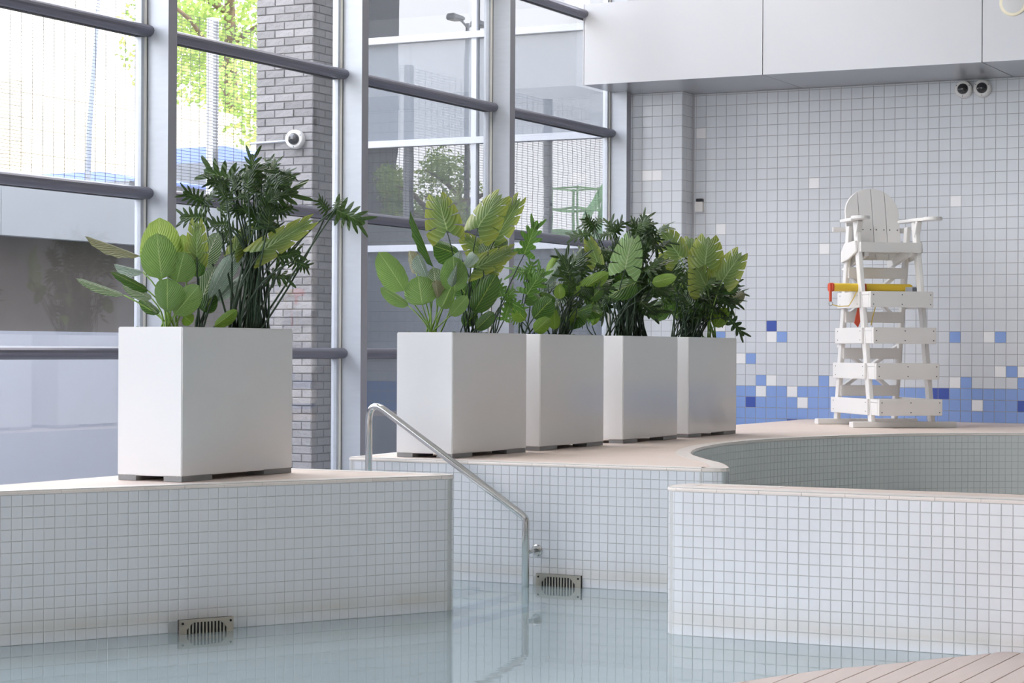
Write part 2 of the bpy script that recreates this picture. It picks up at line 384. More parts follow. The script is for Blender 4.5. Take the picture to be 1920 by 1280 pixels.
wt.add([v_.co.copy() for v_ in bmw.verts], [tuple(v_.index for v_ in f_.verts) for f_ in bmw.faces]); bmw.free()
tag(wt.build('pool_water', M_water), 'still pale blue pool water between the tiled ledges', 'water', kind='stuff')
# foreground deck of narrow boards running away from the viewer
fd = struct('floor_foreground', 'beige deck of narrow tiles at the lower right')
edge = [(-4.4, 6.0), (-3.75, 7.1), (-3.42, 7.75), (-3.198, 8.225), (-3.091, 8.52), (-2.964, 8.80), (-2.843, 8.98), (-2.755, 9.127), (-2.653, 9.33), (-2.546, 9.50), (-2.47, 9.66), (-2.46, 9.665)]
def edge_y(x):
    for a, b_ in zip(edge, edge[1:]):
        if a[0] <= x <= b_[0]: return a[1] + (b_[1] - a[1]) * (x - a[0]) / (b_[0] - a[0])
    return 9.665 if x > edge[-1][0] else edge[0][1]
sub = [(x, y) for x, y in edge] + [(3, 9.665), (3, 1), (-4.4, 1)]
MB().prism([(x, y - .01) for x, y in sub][::-1], -.5, .022).build('deck_bed', M_joint, fd)
x = -4.405
while x < -.6:
    x0, x1 = x + .0035, x + .1120 - .0035; n = 4
    top = [(x0 + (x1 - x0) * i / n, edge_y(x0 + (x1 - x0) * i / n)) for i in range(n + 1)]
    MB().prism([(x0, 5.0), (x1, 5.0)] + top[::-1], .0, .03).build('deck_board', M_plank, fd, bevel=0)
    x += .1120
# overflow grilles at the water line
def grille(label, loc, rz, flipped=False):
    g = thing('overflow_grille', label, 'grille', loc, rz, 'steel overflow grilles at the water line')
    W, Hh = .292, .105
    MB().box(-W / 2, W / 2, -.012, .004, -Hh / 2, Hh / 2).build('back_plate', M_dark, g)
    fr = MB()
    fr.box(-W / 2, W / 2, -.018, -.004, Hh / 2 - .016, Hh / 2); fr.box(-W / 2, W / 2, -.018, -.004, -Hh / 2, -Hh / 2 + .02)
    fr.box(-W / 2, -W / 2 + .03, -.018, -.004, -Hh / 2 + .02, Hh / 2 - .016); fr.box(W / 2 - .03, W / 2, -.018, -.004, -Hh / 2 + .02, Hh / 2 - .016)
    fr.build('frame', M_steel2, g)
    for sx in (-1, 1):
        MB().prism([(0, 0), (sx * .045, 0), (0, -.045)][::sx], .0185, .0125, Matrix.Translation((-sx * (W / 2 - .028), 0, Hh / 2 - .014)) @ Matrix.Rotation(R(90), 4, 'X')).build('corner_plate', M_steel2, g)
        MB().lathe([(.006, 0), (.006, .003), (.003, .004)], 10, Matrix.Translation((sx * (W / 2 - .016), -.018, Hh / 2 - .018)) @ Matrix.Rotation(R(90), 4, 'X')).build('screw', M_dark, g)
    me = MB().box(-.0045, .0045, -.017, -.005, -Hh / 2 + .018, Hh / 2 - .014).mesh('slat', M_steel2)
    for i in range(13): link('slat', me, g, Matrix.Translation((-W / 2 + .034 + i * (W - .068) / 12, 0, 0)))
    return g
a = math.atan2(4.70, 2.42)
grille('steel overflow grille in the left ledge wall below the lone planter', (-6.121 + .004, 8.69 - .06, .018), a)
grille('steel overflow grille beside the handrail foot', (-5.512, 11.327, .018), 0)
# ------------------------------------------------------------------ handrail
hr = thing('handrail', 'polished steel stair handrail sloping down into the pool', 'handrail', (-6.2, 11.2, 0))
def bend(pts, r, n=7):
    return [p for p in rounded([Vector(p) for p in pts], r)]
hp = bend([(-.54, 0, .12), (-.54, 0, 1.085), (.53, 0, .405), (.53, 0, -.45)], [0, .075, .05, 0])
MB().tube(hp, .0215, 16).build('rail_tube', M_steel, hr, smooth=True)
MB().tube([(.53, .0, .205), (.53, .128, .205)], .012, 10).build('wall_arm', M_steel, hr, smooth=True)
MB().lathe([(.034, 0), (.034, .006), (.028, .009)], 20, Matrix.Translation((.53, .127, .205)) @ Matrix.Rotation(R(90), 4, 'X')).build('wall_flange', M_steel, hr, smooth=False)
# move the fixing a little along the wall so the flange shows beside the post
for o in hr.children:
    if o.name.startswith('wall_'): o.location.x += .012
# ------------------------------------------------------------------ back wall of square tiles
YW, X0, TW, TH, Z0 = 20.186, -7.762, .10916, .1082, .717
colour = {}
for r_, cs in {26: {-5: 'w'}, 21: {6: 'w'}, 19: {19: 'w'}, 17: {-3: 'w'}, 15: {7: 'w'}, 8: {-3: 'w', 2: 'n'}, 7: {-3: 'b', 2: 'w', 3: 'b', 19: 'b', 22: 'w', 23: 'b'},
               5: {-1: 'w', 0: 'b'}, 4: {23: 'w', 24: 'b', 25: 'w'}, 3: {1: 'b', 2: 'w', 7: 'b', 8: 'w', 12: 'b', 19: 'w', 20: 'b', 25: 'b', 27: 'w'},
               2: {1: 'w', 4: 'w', 17: 'n', 18: 'n', 28: 'w'}, 1: {0: 'n', 5: 'w', 21: 'w', 25: 'n', 30: 'w'}, 0: {27: 'w'}, -1: {4: 'n'}}.items():
    for c_, k_ in cs.items(): colour[(c_, r_)] = k_
def wcol(c, r): return colour.get((c, r), 'b' if r <= 2 else 'g')
WV, WF = tile_geo(TW - .005, TH - .005, .003, .001)
ME_w = {k: tmesh('tile', m, WV, WF) for k, m in M_wt.items()}
wb = tag(MB().box(-8.35, 10, YW + .0, YW + .3, -.5, 7.3).build('wall_back', M_wgrout), 'grey square-tiled wall with a blue tile band and scattered white tiles', kind='structure')
sites = []
for r_ in range(-4, 31):
    for c_ in range(-6, 44):
        x0 = max(X0 + c_ * TW, -8.326); x1 = X0 + (c_ + 1) * TW
        if x1 - x0 < .01: continue
        z0 = Z0 + r_ * TH; z1 = min(z0 + TH, 3.98)
        p = Vector(((x0 + x1) / 2, YW, (z0 + z1) / 2)); u, v = px(p)
        hid = not inframe(p) or (1560 < u < 1760 and 330 < v < 800) or (u < 1385 and v > 460) or v > 792
        key = (hid, wcol(c_, r_) == 'g', abs(v - 640) if wcol(c_, r_) == 'g' else 0, -u)
        sites.append((key, p, (x1 - x0 - .005) / (TW - .005), (z1 - z0 - .005) / (TH - .005), wcol(c_, r_)))
sites.sort(key=lambda s: s[0]); rest = {k: MB() for k in M_wt}
for j, (k, p, sx, sz, cc) in enumerate(sites):
    Mx = Matrix.Translation(p) @ Matrix.Diagonal((sx, 1, sz, 1))
    if j < 300: link('tile', ME_w[cc], wb, Mx)
    else: rest[cc].add([Mx @ Vector(v) for v in WV], WF)
for k in rest:
    if rest[k].v: tag(rest[k].build('tile_field', M_wt[k], wb), kind='stuff')
# corner pier of tiles beside the window
YP = 19.915
wp = tag(MB().box(-8.94, -8.346, YP, YW + .1, -.3, 3.985).build('wall_corner', M_wgrout), 'tiled corner pier between window wall and back wall', kind='structure')
for r_ in range(-4, 31):
    z0 = Z0 + r_ * TH; z1 = min(z0 + TH, 3.98)
    for c_ in range(6):
        x1 = -8.346 - c_ * TW; x0 = max(x1 - TW, -8.94)
        if x1 - x0 < .02: continue
        cc = 'w' if (c_, r_) in ((3, 22), (2, 22), (3, 18)) else ('b' if r_ < 3 else 'g')
        if r_ < 3 and (c_ * 7 + r_ * 5) % 6 == 0: cc = 'w'
        link('tile', ME_w[cc], wp, Matrix.Translation(((x0 + x1) / 2, YP, (z0 + z1) / 2)) @ Matrix.Diagonal(((x1 - x0 - .005) / (TW - .005), 1, (z1 - z0 - .005) / (TH - .005), 1)))
    for c_, (y0, y1) in enumerate(((YP, YP + TW), (YP + TW, YP + 2 * TW), (YP + 2 * TW, YW))):
        cc = 'b' if r_ < 3 else 'g'
        link('tile', ME_w[cc], wp, Matrix.Translation((-8.346, (y0 + y1) / 2, (z0 + z1) / 2)) @ Matrix.Rotation(R(90), 4, 'Z') @ Matrix.Diagonal(((y1 - y0 - .005) / (TW - .005), 1, (z1 - z0 - .005) / (TH - .005), 1)))
# ------------------------------------------------------------------ bulkhead above
bk = struct('ceiling_bulkhead', 'white panelled bulkhead with grey soffit above the tiled wall')
xs = [-9.03, -7.167, -5.081, -2.99, -.9, 1.2, 3.3]
for a_, b_ in zip(xs, xs[1:]):
    MB().box(a_ + .004, b_ - .004, 19.04, 19.07, 3.985, 4.775).build('front_panel', M_bulk, bk)
    MB().box(a_ + .004, b_ - .004, 19.042, 20.18, 3.983, 4.0).build('soffit_panel', M_soff, bk)
MB().box(-9.02, 3.3, 19.071, 20.18, 4.001, 4.77).build('core', M_rubber, bk)
MB().box(-9.035, -9.022, 19.04, 20.18, 3.985, 4.775).build('end_panel', M_bulk, bk)
s_ = thing('ceiling_speaker', 'round cream and grey loudspeaker on the bulkhead panel', 'speaker', (-4.80, 19.04, 4.50))
Mx = Matrix.Rotation(R(90), 4, 'X')
MB().lathe([(.125, 0), (.125, .006), (.118, .012), (.098, .013)], 32, Mx).build('rim', mat('speaker_rim', lin(240, 232, 208), .5), s_)
MB().lathe([(.098, .010), (.097, .015), (.05, .018), (.002, .019)], 32, Mx).build('grille_cloth', mat('speaker_grille', lin(214, 214, 214), .6), s_)
def dome(label, loc, dirv, r, grp=None, lensm=M_lens):
    t = thing('dome_camera', label, 'security camera', loc, 0, grp)
    t.rotation_euler = Vector(dirv).to_track_quat('Z', 'Y').to_euler()
    MB().lathe([(r, -.02), (r, .035), (r * .97, .05), (r * .88, .06), (r * .66, .062)], 28).build('housing', M_white, t, smooth=False)
    MB().lathe([(r * .64, .055)] + [(r * .64 * math.cos(a), .058 + r * .5 * math.sin(a)) for a in (0, .3, .6, .9, 1.2, 1.45)], 24).build('lens_dome', lensm, t, smooth=True)
    for k in range(3):
        a = k * 2.1 + .5; MB().lathe([(.005, .058), (.004, .064)], 8, Matrix.Translation((r * .82 * math.cos(a), r * .82 * math.sin(a), 0))).build('screw', M_dark, t)
    return t
dome('white dome camera under the soffit, left one of the pair', (-5.555, YW - .02, 3.885), (.1, -1, .02), .083, 'paired dome cameras on the tiled wall')
dome('white dome camera under the soffit, right one of the pair', (-5.372, YW - .02, 3.885), (.1, -1, .02), .083, 'paired dome cameras on the tiled wall')
bx_ = thing('wall_sensor', 'small white wall sensor box with black top on the tiled wall', 'sensor', (-8.256, YW - .005, 2.79))
MB().box(-.04, .04, -.05, 0, 0, .10).build('body', M_white, bx_, bevel=.004)
MB().box(-.032, .036, -.045, 0, .10, .132).build('cap', M_rubber, bx_, bevel=.004)
# ------------------------------------------------------------------ window wall
XG = -9.05; BAY = 2.556; FT = .10
def oval(y0, y1, zc, xc, a_=.055, b_=.042):
    pts = [(xc + a_ * math.cos(t), zc + b_ * math.sin(t)) for t in [-math.pi / 2 + math.pi * k / 8 for k in range(9)]] + [(xc - .03, zc + b_), (xc - .03, zc - b_)]
    n = len(pts); vs = [(x_, y, z_) for y in (y0, y1) for x_, z_ in pts]
    return MB().add(vs, [tuple(range(n)), tuple(range(n, 2 * n))[::-1]] + [(i, n + i, n + (i + 1) % n, (i + 1) % n) for i in range(n)])
BARZ = [.20, 1.352, 2.452, 3.572, 4.682, 5.79, 6.9]
finsY = [19.705 - BAY * k for k in range(13)]
for k, y in enumerate(finsY):
    wn = struct('window_%d' % (k + 1), 'glazed bay of the window wall' if k < 5 else None)
    MB().box(XG, -8.862, y, y + FT, -.3, 7.2).build('fin', [M_alu, M_aluedge], wn)
    e = wn.children[0].data.polygons
    for p_ in e:
        if p_.normal.x > .9: p_.material_index = 1
    MB().box(XG - .05, XG, y - .055, y + .12, -.3, 7.2).build('mullion', M_alu, wn)
    MB().box(XG - .0, XG + .012, y - .022, y - .006, -.3, 7.2).build('gasket', M_gasket, wn)
    MB().box(XG - .0, XG + .014, y - .006, y, -.3, 7.2).build('seal', M_rubber, wn)
    y0, y1 = y + FT, y + BAY
    if k == 0: continue
    for z in BARZ: oval(y0, y1, z, XG + .015).build('transom', M_rail, wn, smooth=False)
    for z in BARZ: MB().box(XG - .05, XG, y0, y1, z - .045, z - .038).build('transom_seal', M_rubber, wn)
    zz = [-.3] + BARZ + [7.2]
    for a_, b_ in zip(zz, zz[1:]):
        MB().box(XG - .028, XG - .02, y0 - .05, y1 + .03, a_ + .03, b_ - .03).build('pane', M_glass, wn)
# ------------------------------------------------------------------ hall shell
tag(MB().box(-9.4, 10.2, -14, 20.6, 7.2, 7.5).build('ceiling', M_ceil), kind='structure')
tag(MB().box(10, 10.3, -14, 20.6, -.7, 7.2).build('wall_right', M_wallr), kind='structure')
tag(MB().box(-3.5, 10, -14.3, -14, -.7, 7.2).build('wall_front', M_wallr), kind='structure')
tag(MB().box(-9.2, -8.94, YW, YW + .3, -.5, 7.2).build('wall_corner_infill', M_wgrout), kind='structure')
for i_, (lx, ly) in enumerate(FILL_LAMPS):
    t_ = thing('fill_lamp_housing', 'added long white fill lamp housing out of view, %s' % ('over the row of planters', 'over the tiled corner pier')[i_], 'ceiling light', (lx, ly, 7.07), 0, 'added fill lamp housings')  # unseen housings made up to go with the fill lamps
    MB().box(-.34, .34, -1.54, 1.54, .01, .13).build('housing', M_alu, t_)
    for sx in (-1, 1): MB().box(sx * .325 - .015, sx * .325 + .015, -1.54, 1.54, -.05, .01).build('side_rail', M_alu, t_)
# ------------------------------------------------------------------ planters
def planter(label, y0):
    t = thing('planter_box', label, 'planter', (-6.525, y0 + .5, ZD), 0, 'tall white planter boxes')
    b = bmesh.new()
    X, Y, Z0_, Z1 = .198, .5, .025, .770
    me = bpy.data.meshes.new('body')
    vs = [b.verts.new((sx * X, sy * Y, z)) for z in (Z0_, Z1) for sx, sy in ((-1, -1), (1, -1), (1, 1), (-1, 1))]
    vi = [b.verts.new((sx * (X - .02), sy * (Y - .02), z)) for z in (Z1, Z1 - .06) for sx, sy in ((-1, -1), (1, -1), (1, 1), (-1, 1))]
    b.faces.new(vs[3::-1]); [b.faces.new((vs[i], vs[(i + 1) % 4], vs[4 + (i + 1) % 4], vs[4 + i])) for i in range(4)]
    [b.faces.new((vs[4 + i], vs[4 + (i + 1) % 4], vi[(i + 1) % 4], vi[i])) for i in range(4)]
    [b.faces.new((vi[i], vi[(i + 1) % 4], vi[4 + (i + 1) % 4], vi[4 + i])) for i in range(4)]; b.faces.new(vi[4:])
    ed = [e for e in b.edges if all(v in vs for v in e.verts)]
    bmesh.ops.bevel(b, geom=ed, offset=.005, segments=2, affect='EDGES'); b.normal_update(); b.to_mesh(me); b.free()
    me.materials.append(M_planter); link('body', me, t)
    fm = MB().box(-.055, .055, -.13, .13, 0, .027).mesh('foot', M_foot)
    for sx in (-1, 1):
        for sy in (-1, 1): link('foot', fm, t, Matrix.Translation((sx * .14, sy * (.5 - .135), 0)))
    sb = MB(); n = 14
    g = [[(-.178 + .356 * i / 6, -.478 + .956 * j / n, .728 + random.uniform(-.006, .02)) for i in range(7)] for j in range(n + 1)]
    sb.add([p for row in g for p in row], [(j * 7 + i, j * 7 + i + 1, (j + 1) * 7 + i + 1, (j + 1) * 7 + i) for j in range(n) for i in range(6)])
    sb.build('soil', M_soil, t, smooth=True)
    ms = MB()
    for _ in range(60):
        r = random.uniform(.012, .028); c = Vector((random.uniform(-.16, .16), random.uniform(-.46, .46), .745 + random.uniform(0, .012)))
        ms.lathe([(r * math.cos(a), r * .8 * math.sin(a)) for a in (-.9, -.2, .5, 1.1, 1.5)], 6, Matrix.Translation(c))
    tag(ms.build('moss', M_moss, t, smooth=True), kind='stuff')
    return t
PY0 = [8.72, 11.50, 12.70, 14.03, 15.25]
for y0, l in zip(PY0, ('white planter box standing alone on the left ledge', 'white planter box behind the handrail, nearest of the row of four',
                       'white planter box second in the row of four on the middle ledge', 'white planter box third in the row of four on the middle ledge',
                       'white planter box farthest in the row, nearest the lifeguard chair')): planter(l, y0)
# ------------------------------------------------------------------ leaves
def leafmat(name, c1, c2, vein, rough=.35, nv=14, vw=.16, slope=.55, edge=None, trans=.35):
    m = bpy.data.materials.new(name); m.use_nodes = True; t = m.node_tree; b = t.nodes['Principled BSDF']; o = t.nodes['Material Output']
    uv = t.nodes.new('ShaderNodeUVMap'); uv.uv_map = 'UVMap'; s = t.nodes.new('ShaderNodeSeparateXYZ'); t.links.new(uv.outputs[0], s.inputs[0])
    def mth(op, a, b_=None, c_=None):
        n = t.nodes.new('ShaderNodeMath'); n.operation = op
        for i, x_ in enumerate((a, b_, c_)):
            if x_ is None: continue
            if isinstance(x_, (int, float)): n.inputs[i].default_value = x_
            else: t.links.new(x_, n.inputs[i])
        return n.outputs[0]
    r = mth('ABSOLUTE', s.outputs['X'])
    ph = mth('FRACT', mth('MULTIPLY', mth('SUBTRACT', s.outputs['Y'], mth('MULTIPLY', r, slope)), nv))
    d = mth('ABSOLUTE', mth('SUBTRACT', ph, .5)); side = mth('LESS_THAN', d, vw); mid = mth('LESS_THAN', r, .035)
    n = t.nodes.new('ShaderNodeTexNoise'); n.inputs['Scale'].default_value = 3; t.links.new(uv.outputs[0], n.inputs['Vector'])
    oi = t.nodes.new('ShaderNodeObjectInfo')
    mx = t.nodes.new('ShaderNodeMixRGB'); mx.inputs[1].default_value = (*c1, 1); mx.inputs[2].default_value = (*c2, 1)
    t.links.new(mth('ADD', mth('MULTIPLY', n.outputs['Fac'], .5), mth('MULTIPLY', oi.outputs['Random'], .5)), mx.inputs[0]); col = mx.outputs[0]
    if edge:
        me_ = t.nodes.new('ShaderNodeMixRGB'); me_.inputs[2].default_value = (*edge, 1); t.links.new(col, me_.inputs[1])
        t.links.new(mth('MULTIPLY', mth('POWER', r, 2.2), .9), me_.inputs[0]); col = me_.outputs[0]
    mv = t.nodes.new('ShaderNodeMixRGB'); mv.inputs[2].default_value = (*vein, 1); t.links.new(col, mv.inputs[1])
    t.links.new(mth('MAXIMUM', mth('MULTIPLY', side, .7), mid), mv.inputs[0]); col = mv.outputs[0]
    t.links.new(col, b.inputs['Base Color']); b.inputs['Roughness'].default_value = rough
    tr = t.nodes.new('ShaderNodeBsdfTranslucent'); t.links.new(col, tr.inputs[0]); ms = t.nodes.new('ShaderNodeMixShader'); ms.inputs[0].default_value = trans
    t.links.new(b.outputs[0], ms.inputs[1]); t.links.new(tr.outputs[0], ms.inputs[2]); t.links.new(ms.outputs[0], o.inputs[0])
    bp = t.nodes.new('ShaderNodeBump'); bp.inputs['Strength'].default_value = .5; bp.inputs['Distance'].default_value = .02
    t.links.new(d, bp.inputs['Height']); t.links.new(bp.outputs[0], b.inputs['Normal'])
    return m
LM = {
 'round': leafmat('leaf_round', lin(100, 138, 68), lin(132, 166, 86), lin(166, 192, 118), .4, 13, .10),
 'roundy': leafmat('leaf_round_yellow', lin(140, 170, 70), lin(162, 188, 86), lin(186, 206, 124), .4, 13, .10),
 'monst': leafmat('leaf_monstera', lin(92, 122, 66), lin(122, 146, 78), lin(160, 180, 120), .3, 8, .07, .45, edge=lin(166, 172, 70)),
 'monstp': leafmat('leaf_monstera_pale', lin(130, 165, 100), lin(155, 182, 120), lin(190, 206, 160), .3, 8, .07, .45),
 'xan': leafmat('leaf_split_dark', lin(26, 46, 20), lin(62, 90, 34), lin(84, 110, 54), .3, 7, .05, .4, trans=.15),
 'oak': leafmat('leaf_oak', lin(74, 118, 44), lin(102, 142, 60), lin(140, 170, 92), .35, 7, .06, .4),
 'silver': leafmat('leaf_silver', lin(92, 122, 92), lin(150, 172, 152), lin(214, 222, 214), .14, 11, .16, .5),
 'dark': leafmat('leaf_broad_dark', lin(52, 88, 36), lin(78, 120, 46), lin(150, 172, 80), .28, 8, .05, .5),
 'bright': leafmat('leaf_bright', lin(108, 146, 48), lin(134, 168, 60), lin(172, 194, 100), .4, 9, .07, .5),
 'stripe': leafmat('leaf_striped', lin(70, 110, 58), lin(96, 132, 70), lin(206, 210, 186), .3, 10, .2, .5),
 'brown': leafmat('leaf_bronze', lin(118, 122, 84), lin(150, 146, 110), lin(186, 184, 150), .3, 10, .15, .5),
}
def oval_leaf(name, wmax=.5, tip=.10, cup=.25, droop=.12, ruffle=0, heart=.0, n=12, m=8, shape=.9, fold=0):
    b = MB(); b.uv = []; vs = []
    for i in range(n + 1):
        s = i / n; wd = wmax * (math.sin(math.pi * min(1, s) ** shape) ** .5 if 0 < s < 1 else 0)
        for j in range(-m // 2, m // 2 + 1):
            r = j / (m / 2); x = r * wd; y = s - heart * abs(r) * max(0, .35 - s) * 2.0 + tip * 0
            z = -cup * x * x * 2 - droop * s * s + ruffle * math.sin(s * 26 + j) * abs(r) * .05 + fold * abs(x)
            vs.append((x, y, z)); b.uv.append((r, s))
    w_ = m + 1
    b.add(vs, [(i * w_ + j, i * w_ + j + 1, (i + 1) * w_ + j + 1, (i + 1) * w_ + j) for i in range(n) for j in range(m)])
    return b
def lobed_leaf(nl, core, gap, a0, a1, cup=.2, droop=.15, prof=None, power=1.0, nr=5, heart=0, apw=1.0, endp=2.2, endk=.92):
    b = MB(); b.uv = []
    prof = prof or (lambda s: math.sin(math.pi * (.12 + .86 * s)) ** .7)
    def P(s, r, sd):
        a = a0 + (a1 - a0) * s ** apw; W = .5 * prof(s) / max(.3, math.cos(a) if a > 0 else 1)
        x = sd * r * W * math.cos(a); y = s * .8 + r * W * math.sin(a) + .0
        return (x, y, -cup * (2 * x) ** 2 * .5 - droop * y * y + .02 * math.sin(9 * s + 3 * r))
    for sd in (-1, 1):
        for i in range(nl):
            s0, s1 = i / nl, (i + 1) / nl; sc = (s0 + s1) / 2; hw = (s1 - s0) / 2; vs = []
            rs = [0, core * .5, core] + [core + (1 - core) * (k + 1) / nr for k in range(nr)]
            for r in rs:
                if r <= core: f = 1
                else:
                    q = (r - core) / (1 - core); f = (1 - gap) * (1 - q ** endp * endk) ** power if q > .01 else 1
                for e in (-1, 0, 1):
                    s = sc + e * hw * f
                    vs.append(P(s, r, sd)); b.uv.append((r * sd, s))
            m = len(rs); fs = [(k * 3 + j, k * 3 + j + 1, (k + 1) * 3 + j + 1, (k + 1) * 3 + j) for k in range(m - 1) for j in range(2)]
            b.add(vs, fs if sd > 0 else [f_[::-1] for f_ in fs])
    # terminal lobe
    n0 = len(b.v); vs = []; t0 = P(1, 0, 1)
    w1 = .5 * prof(.97) * .45
    for q, wq in ((0, 1), (.35, .95), (.7, .6), (1, .04)):
        for e in (-1, 0, 1):
            y = .76 + q * .24; x = e * w1 * wq; vs.append((x, y, -droop * y * y)); b.uv.append((e * .6, .76 + .24 * q))
    b.add(vs, [(k * 3 + j, k * 3 + j + 1, (k + 1) * 3 + j + 1, (k + 1) * 3 + j) for k in range(3) for j in range(2)])
    return b
def normalise(b):
    xs = [abs(v[0]) for v in b.v]; ys = [v[1] for v in b.v]; kx = .5 / max(xs); y1 = max(ys)
    b.v = [(v[0] * kx, v[1] / y1, v[2]) for v in b.v]; return b
GEO = {
 'round': [oval_leaf('r', cup=.5, droop=.10, ruffle=.3), oval_leaf('r', cup=.3, droop=.2, ruffle=.5, shape=.8)],
 'long': [oval_leaf('l', cup=.9, droop=.22, ruffle=1.2, shape=1.0, fold=-.25), oval_leaf('l', cup=.6, droop=.3, ruffle=1.4, fold=-.4)],
 'monst': [lobed_leaf(5, .42, .10, R(-48), R(60), cup=.35, droop=.16, power=1, endp=8, endk=.16, apw=.6, prof=lambda s: 1.05 - .72 * s ** 1.7),
           lobed_leaf(4, .52, .08, R(-46), R(58), cup=.5, droop=.22, power=1, endp=8, endk=.14, apw=.6, prof=lambda s: 1.05 - .70 * s ** 1.6)],
 'xan': [lobed_leaf(5, .22, .24, R(-42), R(66), cup=.4, droop=.22, power=.9, prof=lambda s: (1 - s * .40)),
         lobed_leaf(5, .20, .20, R(-46), R(68), cup=.6, droop=.34, power=.9, prof=lambda s: (1 - s * .35)),
         lobed_leaf(6, .24, .26, R(-35), R(62), cup=.3, droop=.1, power=.9, prof=lambda s: (1 - .38 * s))],
 'oak': [lobed_leaf(5, .42, .30, R(-20), R(55), cup=.3, droop=.15, power=.55, prof=lambda s: (1 - s * .3) * (.85 + .15 * math.cos(s * 12)))],
}
for g in GEO.values():
    for b in g: normalise(b)
KIND = {'round': ('round', 'round'), 'roundy': ('round', 'roundy'), 'monst': ('monst', 'monst'), 'monstp': ('monst', 'monstp'), 'xan': ('xan', 'xan'), 'oak': ('oak', 'oak'),
        'silver': ('long', 'silver'), 'dark': ('round', 'dark'), 'bright': ('round', 'bright'), 'stripe': ('round', 'stripe'), 'brown': ('long', 'brown'), 'longb': ('long', 'bright'), 'xanl': ('xan', 'oak'), 'longd': ('long', 'dark')}
LEAFME = {}
def leafmesh(kind):
    g, m = KIND[kind]; i = random.randrange(len(GEO[g]))
    if (kind, i) not in LEAFME: LEAFME[(kind, i)] = GEO[g][i].mesh('leaf', LM[m], smooth=True)
    return LEAFME[(kind, i)]
class Plant:
    def __init__(s, name, label, group, u, v, y_planter, light=False, dd=0, spread=.05):
        d0 = depth((-6.525, y_planter, 0)) + dd
        s.base = at(u, v, d0); s.base.z = ZD + .735; s.base.x = max(-6.68, min(-6.37, s.base.x)); s.base.y = max(y_planter - .45, min(y_planter + .45, s.base.y))
        s.d = depth(s.base); s.o = thing(name, label, 'plant', s.base, 0, group); s.st = M_steml if light else M_stemd; s.spread = spread
    def leaf(s, kind, ub, vb, ut, vt, w, tilt=None, dd=None, dt=None, stem=True, sr=.0045, bx=None):
        dd = random.uniform(-.12, .10) if dd is None else dd; dt = random.uniform(-.10, .05) if dt is None else dt
        tilt = random.uniform(-30, 30) if tilt is None else tilt
        B = at(ub, vb, s.d + dd); T = at(ut, vt, s.d + dd + dt); y = T - B; L = y.length; y.normalize()
        n = VIEW + Vector((0, 0, .35)); n = n - y * n.dot(y); n.normalize(); n = Matrix.Rotation(R(tilt), 3, y) @ n
        x = y.cross(n).normalized(); W = w * (1.1 if kind in ('round', 'roundy', 'monst', 'monstp') else 1) / F * s.d / max(.55, abs(math.cos(R(tilt))))
        Mx = Matrix(((x.x * W, y.x * L, n.x * W * 1.2, B.x), (x.y * W, y.y * L, n.y * W * 1.2, B.y), (x.z * W, y.z * L, n.z * W * 1.2, B.z), (0, 0, 0, 1)))
        lf = link('leaf', leafmesh(kind), s.o, Matrix.Translation(-s.base) @ Mx)
        if stem:
            g = Vector((random.uniform(-1, 1), random.uniform(-1.9, 1.9), 0)) * s.spread
            if bx is not None: g = at(bx, 612, s.d) - s.base; g.z = 0
            p0 = g.copy(); p0.x = max(-6.69, min(-6.36, s.base.x + g.x)) - s.base.x
            p2 = B - s.base; p1 = p0.lerp(p2, .55) + Vector((0, 0, .12 * abs(p2.z))) - (y * .10)
            pts = [p0 * (1 - q) ** 2 + p1 * 2 * q * (1 - q) + p2 * q * q for q in [i / 6 for i in range(7)]]
            MB().tube(pts, [sr * (1.25 - .45 * i / 6) for i in range(7)], 6).build('leaf_stalk', s.st, lf, smooth=True).matrix_parent_inverse = lf.matrix_basis.inverted()
        return lf
    def burst(s, kind, cu, cv, ru, rv, n, L, w, up=.5, **k):
        for i in range(n):
            a = random.uniform(0, 2 * math.pi); q = math.sqrt(random.random()); ub, vb = cu + ru * q * math.cos(a), cv + rv * q * math.sin(a)
            dx, dy = (ub - cu) / ru + random.uniform(-.5, .5), (vb - cv) / rv - up + random.uniform(-.5, .5); l = math.hypot(dx, dy) or 1
            ll = L * random.uniform(.75, 1.2); s.leaf(kind, ub, vb, ub + dx / l * ll, vb + dy / l * ll, w * random.uniform(.8, 1.15), tilt=random.uniform(-50, 50), dd=random.uniform(-.2, .2), **k)
YC = [y + .5 for y in PY0]
# lone planter, left to right
p = Plant('round_leaf_plant', 'light green round-leaved plant at the left end of the lone planter', 'artificial plants in the planters', 318, 612, YC[0], True, -.12)
for a_ in (('roundy', 301, 520, 293, 408, 76, -8, .05, -.02), ('round', 303, 523, 294, 437, 62, 8, -.08, -.02), ('round', 331, 529, 345, 472, 52, 10, -.05), ('round', 314, 585, 312, 525, 53, -6, -.14),
           ('round', 327, 590, 372, 535, 42, 12, -.12), ('dark', 298, 588, 262, 556, 24, 25), ('stripe', 232, 553, 143, 520, 20, 30, 0, 0), ('dark', 278, 545, 210, 506, 22, 30), ('brown', 262, 480, 160, 438, 20, 30, .05, .05),
           ('silver', 268, 510, 214, 492, 20, 20), ('bright', 345, 592, 360, 606, 26, 10, 0, 0), ('roundy', 352, 512, 343, 440, 34, 10, .1), ('stripe', 285, 560, 230, 532, 22, 20)):
    p.leaf(*a_)
p = Plant('calathea_plant', 'dark-stemmed plant with silvery striped leaves in the middle of the lone planter', 'artificial plants in the planters', 380, 612, YC[0], False, 0, .03)
